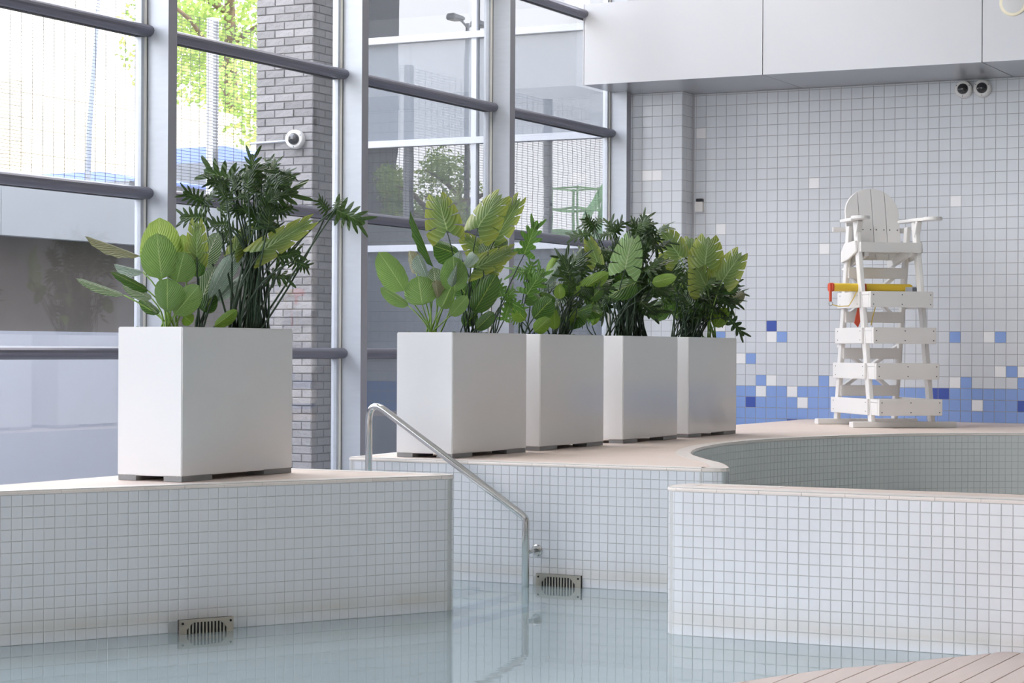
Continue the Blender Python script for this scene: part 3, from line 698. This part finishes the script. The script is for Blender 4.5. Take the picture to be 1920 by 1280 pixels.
for a_ in (('monst', 369, 482, 370, 410, 40, 15, -.08), ('silver', 400, 565, 470, 420, 26, 10), ('silver', 405, 565, 470, 508, 20, 15), ('stripe', 374, 572, 402, 498, 42, 5, .05), ('stripe', 380, 502, 406, 438, 40, 5, .1),
           ('longb', 402, 612, 443, 580, 24, 10, -.1, 0), ('dark', 382, 585, 402, 548, 34), ('monst', 440, 470, 470, 415, 30, 10, .05), ('silver', 392, 560, 432, 480, 22), ('dark', 372, 520, 366, 462, 30)):
    p.leaf(*a_)
p = Plant('split_leaf_philodendron', 'tallest dark split-leaf plant at the right end of the lone planter', 'artificial plants in the planters', 470, 612, YC[0], False, .1, .075)
for ub, vb, ut, vt in ((443, 340, 367, 316), (425, 346, 383, 336), (445, 339, 500, 292), (508, 325, 497, 292), (508, 325, 549, 307), (504, 345, 545, 346), (382, 378, 338, 356), (384, 380, 404, 350), (414, 396, 434, 362), (384, 407, 325, 408),
                       (428, 420, 386, 420), (464, 370, 438, 362), (485, 423, 468, 380), (520, 440, 566, 414), (501, 373, 563, 356), (512, 390, 545, 375), (614, 395, 596, 368), (629, 392, 692, 424), (629, 392, 650, 400), (630, 391, 632, 368),
                       (520, 482, 574, 470), (551, 489, 587, 504), (504, 517, 556, 518), (452, 470, 425, 455), (475, 520, 445, 535), (450, 455, 418, 444), (470, 400, 440, 385), (490, 345, 470, 310), (500, 420, 540, 440), (455, 400, 425, 390), (495, 395, 515, 365), (480, 360, 470, 330), (520, 330, 545, 320)):
    p.leaf('xan', ub, vb, ut, vt, math.hypot(ut - ub, vt - vb) * .62 + 10, tilt=random.uniform(-30, 30), sr=.0052)
p.leaf('monst', 492, 470, 592, 408, 40, 20, -.12, 0)
p.burst('xan', 475, 400, 60, 70, 16, 46, 36, sr=.005)
# nearest of the row
p = Plant('round_leaf_plant', 'light green round-leaved plant in the nearest planter of the row', 'artificial plants in the planters', 806, 620, YC[1], True, -.1)
for a_ in (('round', 758, 545, 715, 472, 48, 12, -.05), ('round', 792, 572, 783, 516, 58, -6, -.12), ('round', 766, 573, 714, 537, 24, 20, -.05), ('round', 853, 548, 851, 484, 47, 5, -.1), ('round', 827, 578, 846, 537, 30, 10, -.12), ('round', 844, 592, 876, 555, 25, 10, -.1),
           ('silver', 846, 538, 863, 470, 25, 15, -.15), ('silver', 870, 502, 889, 480, 20), ('longd', 812, 500, 775, 394, 12, 55, 0), ('brown', 780, 512, 763, 468, 26), ('silver', 800, 520, 785, 478, 26), ('brown', 822, 560, 815, 530, 26), ('stripe', 818, 540, 812, 500, 34)):
    p.leaf(*a_)
p = Plant('monstera_plant', 'tall monstera with three raised leaves in the nearest planter of the row', 'artificial plants in the planters', 885, 620, YC[1], False, .05, .04)
for a_ in (('monst', 838, 432, 820, 356, 66, 8, -.1), ('monst', 896, 427, 937, 358, 62, -8, -.08), ('monst', 929, 446, 980, 366, 42, 20, 0), ('dark', 862, 478, 814, 458, 48, 10, .05), ('monst', 892, 502, 970, 464, 36, 20, -.1), ('stripe', 898, 478, 952, 448, 42, 10, 0),
           ('monst', 905, 474, 874, 440, 44, 10, .05), ('dark', 888, 586, 930, 514, 46, 5, -.05), ('dark', 868, 610, 893, 588, 26), ('dark', 892, 618, 925, 586, 26, 10, -.1), ('silver', 905, 520, 935, 500, 30), ('dark', 905, 560, 900, 510, 40, 0, .1), ('dark', 880, 560, 850, 520, 36, 0, .1), ('monst', 900, 520, 940, 480, 40, 0, .1)):
    p.leaf(*a_)
p = Plant('oak_leaf_philodendron', 'pale lobed-leaf plant leaning right at the end of the nearest row planter', 'artificial plants in the planters', 925, 620, YC[1], False, .2, .03)
for a_ in (('oak', 983, 476, 1010, 408, 44, 12, .0), ('oak', 948, 560, 965, 540, 34, 0), ('oak', 955, 565, 990, 585, 30, 10), ('oak', 940, 555, 932, 520, 34, 10), ('oak', 945, 600, 960, 560, 26)):
    p.leaf(*a_)
# second of the row
p = Plant('oak_leaf_philodendron', 'mixed lobed-leaf plant in the second planter of the row', 'artificial plants in the planters', 985, 624, YC[2], False, -.15, .04)
for a_ in (('oak', 988, 552, 1022, 500, 48, 10, -.1), ('dark', 1000, 597, 1034, 560, 40, 8, -.12), ('bright', 1002, 622, 1029, 596, 28, 8, -.14), ('oak', 960, 575, 950, 535, 34), ('bright', 985, 600, 965, 575, 30), ('oak', 1010, 530, 990, 495, 40), ('xanl', 985, 510, 965, 500, 36), ('xanl', 990, 515, 1000, 488, 30), ('oak', 975, 600, 955, 590, 30), ('dark', 1012, 565, 990, 545, 34)):
    p.leaf(*a_)
p = Plant('calathea_plant', 'silvery striped-leaf plant in the second planter of the row', 'artificial plants in the planters', 1050, 624, YC[2], False, .05, .05)
for a_ in (('silver', 1022, 532, 1066, 476, 24, 10, -.05), ('silver', 1052, 552, 1089, 508, 22, 10, -.1), ('longb', 1075, 552, 1142, 510, 30, 15, -.15, 0), ('monst', 1120, 492, 1106, 448, 32, 5, 0), ('bright', 1040, 618, 1040, 574, 24, 10, -.1), ('silver', 1060, 520, 1085, 490, 24, 10, .05), ('longb', 1055, 612, 1085, 580, 20), ('longb', 1028, 520, 1045, 478, 20, 10)):
    p.leaf(*a_)
p.burst('dark', 1070, 565, 40, 26, 8, 34, 30, stem=False); p.burst('xan', 1078, 532, 40, 34, 24, 38, 32); p.burst('bright', 1050, 575, 35, 18, 4, 30, 26)
# third of the row
p = Plant('split_leaf_philodendron', 'dark fine-fingered split-leaf plant in the third planter of the row', 'artificial plants in the planters', 1178, 627, YC[3], False, 0, .09)
for ub, vb, ut, vt in ((1113, 425, 1085, 412), (1113, 425, 1130, 404), (1113, 426, 1096, 404), (1106, 438, 1058, 446), (1150, 436, 1118, 440), (1150, 436, 1172, 412), (1150, 436, 1140, 414), (1203, 425, 1176, 408), (1203, 425, 1206, 404), (1205, 428, 1234, 418), (1205, 430, 1240, 436), (1205, 440, 1232, 450), (1200, 445, 1190, 415), (1215, 450, 1240, 460), (1195, 430, 1215, 410), (1210, 435, 1225, 408)):
    p.leaf('xan', ub, vb, ut, vt, 28, tilt=random.uniform(-30, 30), sr=.005)
p.burst('xan', 1175, 520, 62, 55, 46, 42, 34, sr=.005); p.burst('xan', 1210, 460, 22, 30, 10, 34, 28)
p.burst('dark', 1180, 560, 50, 25, 8, 34, 30)
p = Plant('monstera_plant', 'pale monstera with one upright holed leaf in the third planter of the row', 'artificial plants in the planters', 1140, 627, YC[3], False, -.25, .03)
for a_ in (('monstp', 1172, 504, 1187, 438, 56, 5, -.2), ('dark', 1194, 528, 1142, 550, 42, 10, -.1), ('oak', 1120, 545, 1090, 560, 30), ('bright', 1222, 530, 1266, 518, 24, 10, 0), ('longb', 1110, 610, 1115, 590, 16), ('oak', 1100, 600, 1112, 592, 24)):
    p.leaf(*a_)
# farthest of the row
p = Plant('split_leaf_philodendron', 'low dark split-leaf plant in the farthest planter', 'artificial plants in the planters', 1290, 630, YC[4], False, 0, .09)
p.burst('xan', 1285, 545, 42, 38, 30, 36, 30); p.burst('xan', 1328, 562, 42, 26, 30, 36, 28)
p.leaf('xan', 1367, 595, 1401, 638, 26, 20, -.1, 0); p.leaf('xan', 1350, 560, 1385, 580, 26); p.leaf('xan', 1245, 560, 1225, 585, 28); p.leaf('oak', 1262, 570, 1286, 592, 28)
p.burst('dark', 1290, 575, 45, 20, 8, 32, 28)
p = Plant('monstera_plant', 'monstera with three leaves fanned against the tiled wall in the farthest planter', 'artificial plants in the planters', 1330, 630, YC[4], True, .05, .05)
for a_ in (('monst', 1273, 480, 1244, 428, 60, 8, -.28), ('monst', 1322, 496, 1328, 444, 62, -5, -.3), ('monst', 1356, 524, 1392, 473, 50, 15, -.28), ('monst', 1295, 478, 1300, 440, 48, 10, -.1), ('monst', 1325, 540, 1310, 500, 56, 10, -.25), ('brown', 1366, 566, 1397, 548, 24, 10, 0, 0), ('bright', 1338, 612, 1366, 578, 30, 10, -.05), ('longd', 1345, 548, 1380, 530, 24, 10), ('brown', 1332, 605, 1322, 575, 22), ('bright', 1285, 535, 1262, 520, 26), ('round', 1262, 585, 1285, 590, 18)):
    p.leaf(*a_)
# ------------------------------------------------------------------ lifeguard chair
base = at(1636, 800, 18.9); CH = thing('lifeguard_chair', 'tall white lifeguard chair with steps and arched slatted back', 'chair', (base.x, base.y, ZD), R(39.2))
WX = .56; B = .038
fl = lambda z: .02 + .40 * (z - .05) / 1.80        # front leg centre line
bl = lambda z: .88 - .30 * (z - .05) / 1.78
def W(b, name, parent=CH, bevel=.004): return b.build(name, M_white, parent, bevel=bevel)
for y in (.0, .88): W(MB().box(-.20, WX + .21, y - .05, y + .05, 0, .05), 'skid')
for x_ in (.0, WX):
    W(MB().legbar((x_, fl(.05), .05), (x_, fl(1.84), 1.84), .038, .088), 'front_leg')
    W(MB().legbar((x_, bl(.05), .05), (x_, bl(1.80), 1.80), .038, .080), 'rear_leg')
SC = []
for zt in (.25, .565, .88, 1.20):
    yf = fl(zt - .07) - .20
    s_ = W(MB().box(-.015, WX + .015, yf - B, yf, zt - .142, zt), 'step_board')
    sc = MB()
    for x_ in (.012, WX / 2, WX - .012):
        for z in (zt - .03, zt - .115): sc.lathe([(.0055, 0), (.0055, .003)], 8, Matrix.Translation((x_, yf - B, z)) @ Matrix.Rotation(R(90), 4, 'X'))
    sc.build('screws', M_clip, s_)
    W(MB().box(-.015, WX + .015, yf, yf + (.24 if zt < 1.1 else .40), zt - .03, zt), 'step_tread')
    for x_ in (-.015, WX - .023): W(MB().box(x_, x_ + B, yf, fl(zt - .07) + .02, zt - .142, zt - .031), 'step_cheek')
    for sx, x_ in ((-1, -.038), (1, WX + .019)):
        q = W(MB().box(x_, x_ + .019, fl(zt - .07) - .02, bl(zt - .07) + .09, zt - .142, zt), 'side_board')
        sc = MB()
        for y in (fl(zt) + .01, bl(zt) + .03):
            for z in (zt - .03, zt - .11): sc.lathe([(.005, 0), (.005, .003)], 8, Matrix.Translation((x_ if sx < 0 else x_ + .019, y, z)) @ Matrix.Rotation(R(-90 * -sx), 4, 'Y'))
        sc.build('screws', M_foot, q)
for zt in (.36, .70, 1.03, 1.43):
    W(MB().box(-.0, WX, bl(zt - .05) - .058, bl(zt - .05) - .03, zt - .10, zt), 'rear_board')
def brace(x0, z0, x1, z1, o): W(MB().bar((x0, bl(z0) + .045 + o, z0), (x1, bl(z1) + .045 + o, z1), .03, .075, up=(0, 1, 0)), 'brace')
brace(.0, .30, WX, .72, 0); brace(WX, .30, .0, .72, .03); brace(.0, .95, WX, 1.42, 0); brace(WX, .95, .0, 1.42, .03)
# seat
W(MB().box(.0 - .01, WX + .01, fl(1.6) - .085, fl(1.6) - .05, 1.555, 1.645), 'seat_front')
for k in range(3): W(MB().bar((.03, fl(1.6) - .03 + .11 * k + .03, 1.625 - .028 * k), (WX - .03, fl(1.6) - .03 + .11 * k + .03, 1.625 - .028 * k), .10, .03), 'seat_slat')
for x_ in (-.04, WX + .02): W(MB().prism([(.32, 1.56), (.50, 1.50), (.70, 1.47), (.70, 1.57), (.62, 1.645), (.34, 1.66)], x_, x_ + .02, Matrix(((0, 0, 1, 0), (1, 0, 0, 0), (0, 1, 0, 0), (0, 0, 0, 1)))), 'seat_side')
for x_ in (.06, WX - .10): W(MB().bar((x_, fl(1.6) - .05, 1.56), (x_, .78, 1.46), .04, .08), 'seat_rail')
# arched back of four slats
bw, cx, zb, zt_ = .52, WX / 2 - .005, 1.50, 2.16
lean = lambda z: .66 + .20 * (z - zb)
for k in range(4):
    x0 = cx - bw / 2 + k * bw / 4 + .003; x1 = x0 + bw / 4 - .006; n = 8; prof = []
    for i in range(n + 1):
        x_ = x0 + (x1 - x0) * i / n; q = min(1, abs(x_ - cx) / (bw / 2)); prof.append((x_, zt_ - .24 + .24 * math.sqrt(max(0, 1 - q * q))))
    poly = [(x0, zb), (x1, zb)] + prof[::-1]; m_ = len(poly)
    vs = [(x_, lean(z) + o, z) for o in (-.014, .014) for x_, z in poly]
    sl_ = W(MB().add(vs, [tuple(range(m_)), tuple(range(m_, 2 * m_))[::-1]] + [(i, m_ + i, m_ + (i + 1) % m_, (i + 1) % m_) for i in range(m_)]), 'back_slat', bevel=0)
    sc = MB(); [sc.lathe([(.006, 0), (.006, .003)], 8, Matrix.Translation((xx, lean(1.78) - .014, 1.78)) @ Matrix.Rotation(R(90), 4, 'X')) for xx in (x0 + .025, x1 - .025)]; sc.build('screws', M_clip, sl_)
W(MB().box(-.10, WX + .06, lean(1.78) + .014, lean(1.78) + .05, 1.755, 1.80), 'back_rail')
for sx, xc in ((-1, 0), (1, WX)):
    pl_ = [(xc - .045, .72), (xc + .045, .72), (xc + .05 + .01 * sx, .40)]
    pl_ += [(xc + sx * .06 + .085 * math.cos(a), .16 + .10 * math.sin(a)) for a in [R(40) - R(260) * i / 12 for i in range(13)]] + [(xc - .05 + .01 * sx, .40)]
    W(MB().prism(pl_[::-1], 1.84, 1.868), 'arm_rest')
    W(MB().bar((xc, fl(1.7), 1.70), (xc + sx * .0, fl(1.7) - .06, 1.84), .05, .04), 'arm_bracket')
# rescue tube on the upper step
RT = thing('rescue_tube', 'yellow foam rescue tube with red straps on the upper step of the lifeguard chair', 'rescue tube', CH.matrix_basis @ Vector((0, 0, 0)), R(39.2))
zt = 1.203; yc = .19
def sect(x_, y_, z_, sy=.062, sz=.036, n=14):
    out = []
    for k in range(n):
        a = 2 * math.pi * k / n; c_, s2 = math.cos(a), math.sin(a)
        out.append((x_, y_ + sy * math.copysign(abs(c_) ** .6, c_), z_ + sz * math.copysign(abs(s2) ** .6, s2)))
    return out
b = MB(); stn = [(-.265, .36, .8), (-.25, .355, 1), (-.12, .36, 1), (.03, .375, 1), (.2, .385, 1), (.40, .395, 1), (.50, .40, 1), (.515, .40, .8)]
vs = []; [vs.extend(sect(x_, y_, zt + .037, .060 * s_, .036 * s_)) for x_, y_, s_ in stn]
b.add(vs, [(i * 14 + k, i * 14 + (k + 1) % 14, (i + 1) * 14 + (k + 1) % 14, (i + 1) * 14 + k) for i in range(len(stn) - 1) for k in range(14)] + [tuple(range(14))[::-1], tuple((len(stn) - 1) * 14 + k for k in range(14))])
b.build('foam_body', M_yellow, RT, smooth=True)
for x0, x1, yy in ((-.268, -.25, .357), (.03, .06, .377)):
    vs = sect(x0, yy, zt + .037, .064, .039) + sect(x1, yy, zt + .037, .064, .039)
    MB().add(vs, [(k, (k + 1) % 14, 14 + (k + 1) % 14, 14 + k) for k in range(14)] + [tuple(range(14))[::-1], tuple(range(14, 28))]).build('strap', M_red, RT)
MB().box(-.284, -.268, .31, .34, zt - .09, zt + .07).build('strap_tail', M_red, RT)
MB().tube([(-.275 + .018 * math.cos(a), .32, zt - .11 + .018 * math.sin(a)) for a in [R(30 * i) for i in range(13)]], .003, 6).build('ring', M_steel, RT)
MB().tube([(-.26, .32, zt - .12), (-.20, .30, zt - .135), (-.12, .28, zt - .13), (-.09, .27, zt - .08), (-.04, .29, zt - .0)], .004, 6).build('cord', M_cord, RT, smooth=True)
MB().prism([(.0, -.13), (.04, -.13), (.025, -.26), (.0, -.32), (-.035, -.28)], -.36, -.37, Matrix.Translation((0, 0, zt)) @ Matrix.Rotation(R(90), 4, 'X')).build('hanging_strap', M_red, RT)
MB().tube([(.24, .50, zt - .05), (.22, .50, zt - .13), (.19, .49, zt - .22), (.17, .48, zt - .30)], .005, 6).build('hanging_cord', M_cord, RT, smooth=True)
MB().box(.44, .50, .32, .345, zt + .002, zt + .045).build('clip_plate', M_post, RT); MB().box(.50, .575, .32, .36, zt + .0, zt + .045).build('buckle', M_clip, RT, bevel=.008)
# ------------------------------------------------------------------ outside
tag(MB().box(-60, XG - .12, -40, 60, -.6, -.3).build('ground', M_ground), kind='structure')
rw = struct('wall_retaining', 'retaining wall outside the glass with pale concrete cap')
MB().box(-12.9, -12.56, -20, 19.5, 1.53, 2.36).build('wall_face', M_cdark, rw); MB().box(-12.9, -12.44, -20, 19.5, -.3, 1.53).build('wall_base', M_conc2, rw)
for k in range(16): MB().box(-13.0, -12.44, 19.5 - 2.5 * (k + 1) + .005, 19.5 - 2.5 * k - .005, 2.36, 2.785).build('cap_stone', M_conc, rw)
MB().box(-13.0, -12.44, 19.51, 34, -.3, 2.785).build('wall_return', M_conc, rw)
tag(MB().box(-60, -13.0, -40, 60, -.3, 2.6).build('ground_terrace', M_terr), kind='structure')
fe = thing('mesh_fence', 'fine wire mesh security fence with pale posts outside the window', 'fence', (-12.7, 18, 2.787))
for k in range(-3, 10): MB().box(-.04, .04, -3.7 * k - .05, -3.7 * k + .05, 0, 1.95).build('post', M_post, fe)
b = MB()
for k in range(60): b.box(.045, .049, -33, 12, .05 + k * .0315, .0535 + k * .0315)
for k in range(300): b.box(.049, .053, 12 - .15 * k, 12.0035 - .15 * k, .03, 1.92)
tag(b.build('wire_mesh', M_wire, fe), kind='stuff')
# brick pier
BP = thing('brick_pier', 'grey brick pier outside behind the second window bay', 'pier', (-9.98, 15.49, -.3)); BP.scale = (.933, .933, .933)
MB().box(-.300, .290, -.314, .33, 0, 7.0).build('mortar_core', M_mortar, BP)
BL, BH = .2035, .072
def brickgeo(L): return tile_geo(L, BH - .009, .014, .004)
cache = {}; cnt = 0; rest = MB()
for r_ in range(97):
    z = (r_ + .5) * BH; off = (r_ % 2) * BL / 2
    for face in (0, 1):
        span = .61 if face == 0 else .66; x = -off
        while x < span - .01:
            a_, b_ = max(0, x), min(span, x + BL); x += BL
            if b_ - a_ < .03: continue
            Lb = round(b_ - a_ - .008, 4); c_ = (a_ + b_) / 2
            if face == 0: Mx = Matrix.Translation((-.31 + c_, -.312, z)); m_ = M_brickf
            else: Mx = Matrix.Translation((.288, -.325 + c_, z)) @ Matrix.Rotation(R(90), 4, 'Z'); m_ = M_brick_shade
            Mx = Matrix.Translation((0, random.uniform(-.003, .003) if face == 0 else 0, 0)) @ Mx
            wz = z * .933 - .3; see = 1.3 < wz < 4.75
            if see and cnt < 300 and (face == 0 or a_ < .3):
                if (Lb, face) not in cache: cache[(Lb, face)] = tmesh('brick', m_, *brickgeo(Lb))
                link('brick', cache[(Lb, face)], BP, Mx); cnt += 1
            else:
                V_, F_ = brickgeo(Lb); rest.add([Mx @ Vector(v) for v in V_], F_)
tag(rest.build('brick_field', M_brickf, BP), kind='stuff')
dome('white dome camera mounted on the grey brick pier outside', (-9.845, 15.155, 3.136), (.25, -1, -.02), .079)
cdt = MB().tube([(-10.31, 15.165, 3.12), (-9.905, 15.165, 3.13)], .011, 8).build('conduit_pipe', M_alu, smooth=True)
tag(cdt, 'thin grey conduit running along the brick pier to the dome camera', 'pipe')
# neighbouring wing with mirror glass
fa = struct('wall_wing', 'white-framed mirror-glass facade of the neighbouring wing')
XE = -12.2
for z in (-.2, 1.35, 2.47, 3.595, 4.71, 5.83, 6.95): MB().box(XE, XG - .12, 19.93, 20.0, z - .035, z + .035).build('frame_rail', M_post, fa)
for x_ in (XE, -10.75, XG - .16): MB().box(x_ - .02, x_ + .04, 19.95, 20.02, -.3, 7.2).build('frame_post', M_post, fa)
zz = (-.2, 1.35, 2.47, 3.595, 4.71, 5.83, 6.95)
for i, (a_, b_) in enumerate(zip(zz, zz[1:])):
    for x0, x1 in ((XE + .04, -10.77), (-10.71, XG - .18)):
        MB().box(x0, x1, 19.99, 20.03, a_ + .03, b_ - .03).build('pane', M_fspan_shade if i < 2 else M_fspan if i == 3 else M_fglass, fa)
MB().box(XE, XG - .12, 20.05, 34, -.3, 7.2).build('wing_body', M_conc, fa)
# terrace: bins, block wall, white building, banner, trees
def bin_(label, x, y):
    t = thing('waste_bin', label, 'bin', (x, y, 2.6), 0, 'large waste bins on the terrace')
    MB().prism([(-.5, 0), (.5, 0), (.6, 1.05), (-.6, 1.05)], -.9, .9, Matrix(((1, 0, 0, 0), (0, 0, 1, 0), (0, 1, 0, 0), (0, 0, 0, 1)))).build('body', M_bin, t)
    for sy in (-1, 1): MB().prism([(-.62, 1.05), (.64, 1.05), (.64, 1.11), (.2, 1.24), (-.62, 1.24)], -.44, .44, Matrix(((1, 0, 0, 0), (0, 0, 1, sy * .46), (0, 1, 0, 0), (0, 0, 0, 1)))).build('lid', M_lid, t)
    for sx in (-1, 1):
        for sy in (-1, 1): MB().lathe([(.09, -.03), (.09, .03)], 12, Matrix.Translation((sx * .4, sy * .7, .09)) @ Matrix.Rotation(R(90), 4, 'Y')).build('wheel', M_rubber, t)
    return t
bin_('grey waste bin with blue lid beyond the mesh fence, left of the fence post', -15.2, 22.45); bin_('grey waste bin with blue lid beyond the mesh fence, beside the brick pier', -15.2, 24.4)
q_ = bin_('low grey waste bin with blue lid at the foot of the left window bay', -15.2, 19.85); q_.scale = (1, .8, .6)
blk = bpy.data.materials.new('block_wall'); blk.use_nodes = True; t = blk.node_tree; b_ = t.nodes['Principled BSDF']; b_.inputs['Roughness'].default_value = .9
br = t.nodes.new('ShaderNodeTexBrick'); g = t.nodes.new('ShaderNodeTexCoord'); sx_ = t.nodes.new('ShaderNodeSeparateXYZ'); cx_ = t.nodes.new('ShaderNodeCombineXYZ')
t.links.new(g.outputs['Object'], sx_.inputs[0]); t.links.new(sx_.outputs['Y'], cx_.inputs['X']); t.links.new(sx_.outputs['Z'], cx_.inputs['Y']); t.links.new(cx_.outputs[0], br.inputs['Vector'])
br.inputs['Color1'].default_value = (*lin(232, 224, 200), 1); br.inputs['Color2'].default_value = (*lin(222, 212, 186), 1); br.inputs['Mortar'].default_value = (*lin(190, 180, 158), 1)
br.inputs['Scale'].default_value = 1; br.inputs['Mortar Size'].default_value = .012; br.inputs['Brick Width'].default_value = .45; br.inputs['Row Height'].default_value = .16
t.links.new(br.outputs['Color'], b_.inputs['Base Color'])
tag(MB().box(-19.6, -19.0, 22.6, 60, 2.6, 5.0).build('block_wall', blk), 'cream block retaining wall in the sun beyond the bins', 'wall')
db = thing('brick_building', 'dark brick building on the terrace mirrored at the edge of the wing glass', 'building', (-22.2, 8, 2.6))
MB().box(-5.5, 0, -6, 0, 0, 10).build('wall', M_brickd2, db); MB().box(-5.6, .1, -6.1, .1, 10, 10.3).build('roof_edge', M_conc, db)
MB().box(-4.2, -1.2, -.02, .05, 3.8, 5.4).build('window', M_lens, db)
bd = thing('white_building', 'sunlit white rendered building beyond the terrace', 'building', (-24, 26, 2.6))
MB().box(-5, 0, -14, 7.2, 0, 9).build('wall', M_bldg, bd); MB().box(-.02, .12, -3.5, 1.0, 2.55, 2.8).build('canopy', M_conc, bd)
MB().box(0, .05, -2.5, -1.2, 0, 2.2).build('door', M_cdark, bd)
fp = thing('banner_pole', 'slanted slender banner pole outside the left window bay', 'pole', at(160, 340, 22.6), 0)
d_ = at(186, -10, 22.6) - fp.location
MB().tube([(0, 0, -.9), d_ * .3, d_ * .7 + Vector((0, 0, 0)), d_ * 1.15], [.035, .03, .022, .016], 8).build('shaft', M_flag, fp, smooth=True); MB().lathe([(.16, -.95), (.16, -.9), (.05, -.86)], 14).build('foot', M_flag, fp)
LFG = [leafmat('tree_leaf_a', lin(150, 178, 92), lin(190, 206, 110), lin(190, 206, 120), .6), leafmat('tree_leaf_b', lin(110, 146, 70), lin(150, 180, 90), lin(160, 190, 100), .6)]
def tree(label, loc, h, r, n, seed, low=.3):
    rnd = random.Random(seed); t = thing('leafy_tree', label, 'tree', loc, 0, 'trees beyond the fence')
    tr = MB().tube([(0, 0, 0), (.05, .03, h * .3), (-.05, .1, h * .6), (0, 0, h * .85)], [.16, .13, .09, .03], 8)
    for k in range(7):
        a = k * 2.4; z = h * (.3 + .07 * k); tr.tube([(0, 0, z), (r * .4 * math.cos(a), r * .4 * math.sin(a), z + r * .25), (r * .75 * math.cos(a), r * .75 * math.sin(a), z + r * .35)], [.06, .04, .015], 6)
    tr.build('trunk', M_bark, t, smooth=True)
    clus = [(rnd.uniform(-1, 1) * r * .7, rnd.uniform(-1, 1) * r * .7, h * (low + (1 - low) * rnd.random()), r * rnd.uniform(.25, .45)) for _ in range(22)]
    for gi in range(2):
        b = MB(); b.uv = []
        for _ in range(n // 2):
            cx, cy, cz, cr_ = rnd.choice(clus); v = Vector((rnd.gauss(0, 1), rnd.gauss(0, 1), rnd.gauss(0, 1))).normalized() * cr_ * rnd.random() ** .4
            c = Vector((cx, cy, cz)) + v; a = Vector((rnd.gauss(0, 1), rnd.gauss(0, 1), rnd.gauss(0, 1))).normalized(); s_ = a.orthogonal().normalized(); L = rnd.uniform(.07, .13)
            b.add([c, c + a * L * .5 + s_ * L * .3, c + a * L, c + a * L * .5 - s_ * L * .3], [(0, 1, 2, 3)]); b.uv += [(0, 0), (.9, .5), (0, 1), (-.9, .5)]
        tag(b.build('foliage', LFG[gi], t), kind='stuff')
tree('leafy sunlit tree behind the fence post and brick pier', (-20.5, 29.5, 2.6), 7.5, 3.0, 26000, 3, .25)
tree('leafy tree at the far left edge of the window', (-21.2, 20.9, 2.6), 3.2, 1.0, 9000, 5, .1)
tree('leafy bush tree mirrored in the wing facade', (-23.0, -2.2, 2.6), 3.0, 1.6, 9000, 8, .05)
tree('round leafy tree mirrored beside the lamp post', (-20.2, 4.2, 2.6), 2.0, 1.2, 8000, 9, .05)
wf = thing('wooden_fence', 'weathered board fence on the terrace mirrored in the wing glass', 'fence', (-26.0, -14, 2.6))
me = MB().box(-.015, .015, -.07, .07, 0, 1.25).mesh('board', M_wood)
for k in range(98): link('board', me, wf, Matrix.Translation((random.uniform(-.01, .01), .155 * k, random.uniform(-.04, .03))))
MB().box(.016, .06, 0, 15.1, .3, .4).build('rail', M_wood, wf); MB().box(.016, .06, 0, 15.1, .9, 1.0).build('rail', M_wood, wf)
gl = thing('boom_lift', 'green boom lift mirrored in the wing glass', 'lift', (-22.0, -7.6, 2.6)); gl.scale = (.85, .85, 1.0)
MB().box(-.5, .5, -.9, .9, .3, .7).build('chassis', M_green, gl, bevel=.03)
for sx in (-1, 1):
    for sy in (-1, 1): MB().lathe([(.3, -.1), (.3, .1)], 16, Matrix.Translation((sx * .5, sy * .6, .3)) @ Matrix.Rotation(R(90), 4, 'Y')).build('wheel', M_rubber, gl)
MB().bar((0, .5, .7), (0, -.3, 2.9), .16, .2, up=(1, 0, 0)).build('boom', M_green, gl); MB().bar((0, -.3, 2.9), (0, 1.2, 1.9), .13, .16, up=(1, 0, 0)).build('upper_boom', M_green, gl)
bk_ = MB()
for z in (1.6, 2.1, 2.6):
    for a_, b_ in (((-.4, 1.2), (.4, 1.2)), ((.4, 1.2), (.4, 2.6)), ((.4, 2.6), (-.4, 2.6)), ((-.4, 2.6), (-.4, 1.2))): bk_.bar((*a_, z), (*b_, z), .05, .05)
for q in ((-.4, 1.2), (.4, 1.2), (.4, 2.6), (-.4, 2.6)): bk_.bar((*q, 1.55), (*q, 2.65), .05, .05)
bk_.box(-.4, .4, 1.2, 2.6, 1.45, 1.6); bk_.build('basket', M_green, gl)
lp = thing('lamp_post', 'twin-headed lamp post mirrored in the wing glass', 'lamp post', (-21.4, .5, 2.6))
MB().tube([(0, 0, 0), (0, 0, 5.6)], [.07, .045], 10).build('pole', M_lamp, lp, smooth=True)
for sy in (-1, 1):
    MB().tube([(0, 0, 5.5), (0, sy * .35, 5.65)], .025, 8).build('arm', M_lamp, lp); MB().box(-.12, .12, sy * .55 - .22, sy * .55 + .22, 5.6, 5.72).build('lamp_head', M_lamp, lp, bevel=.03)
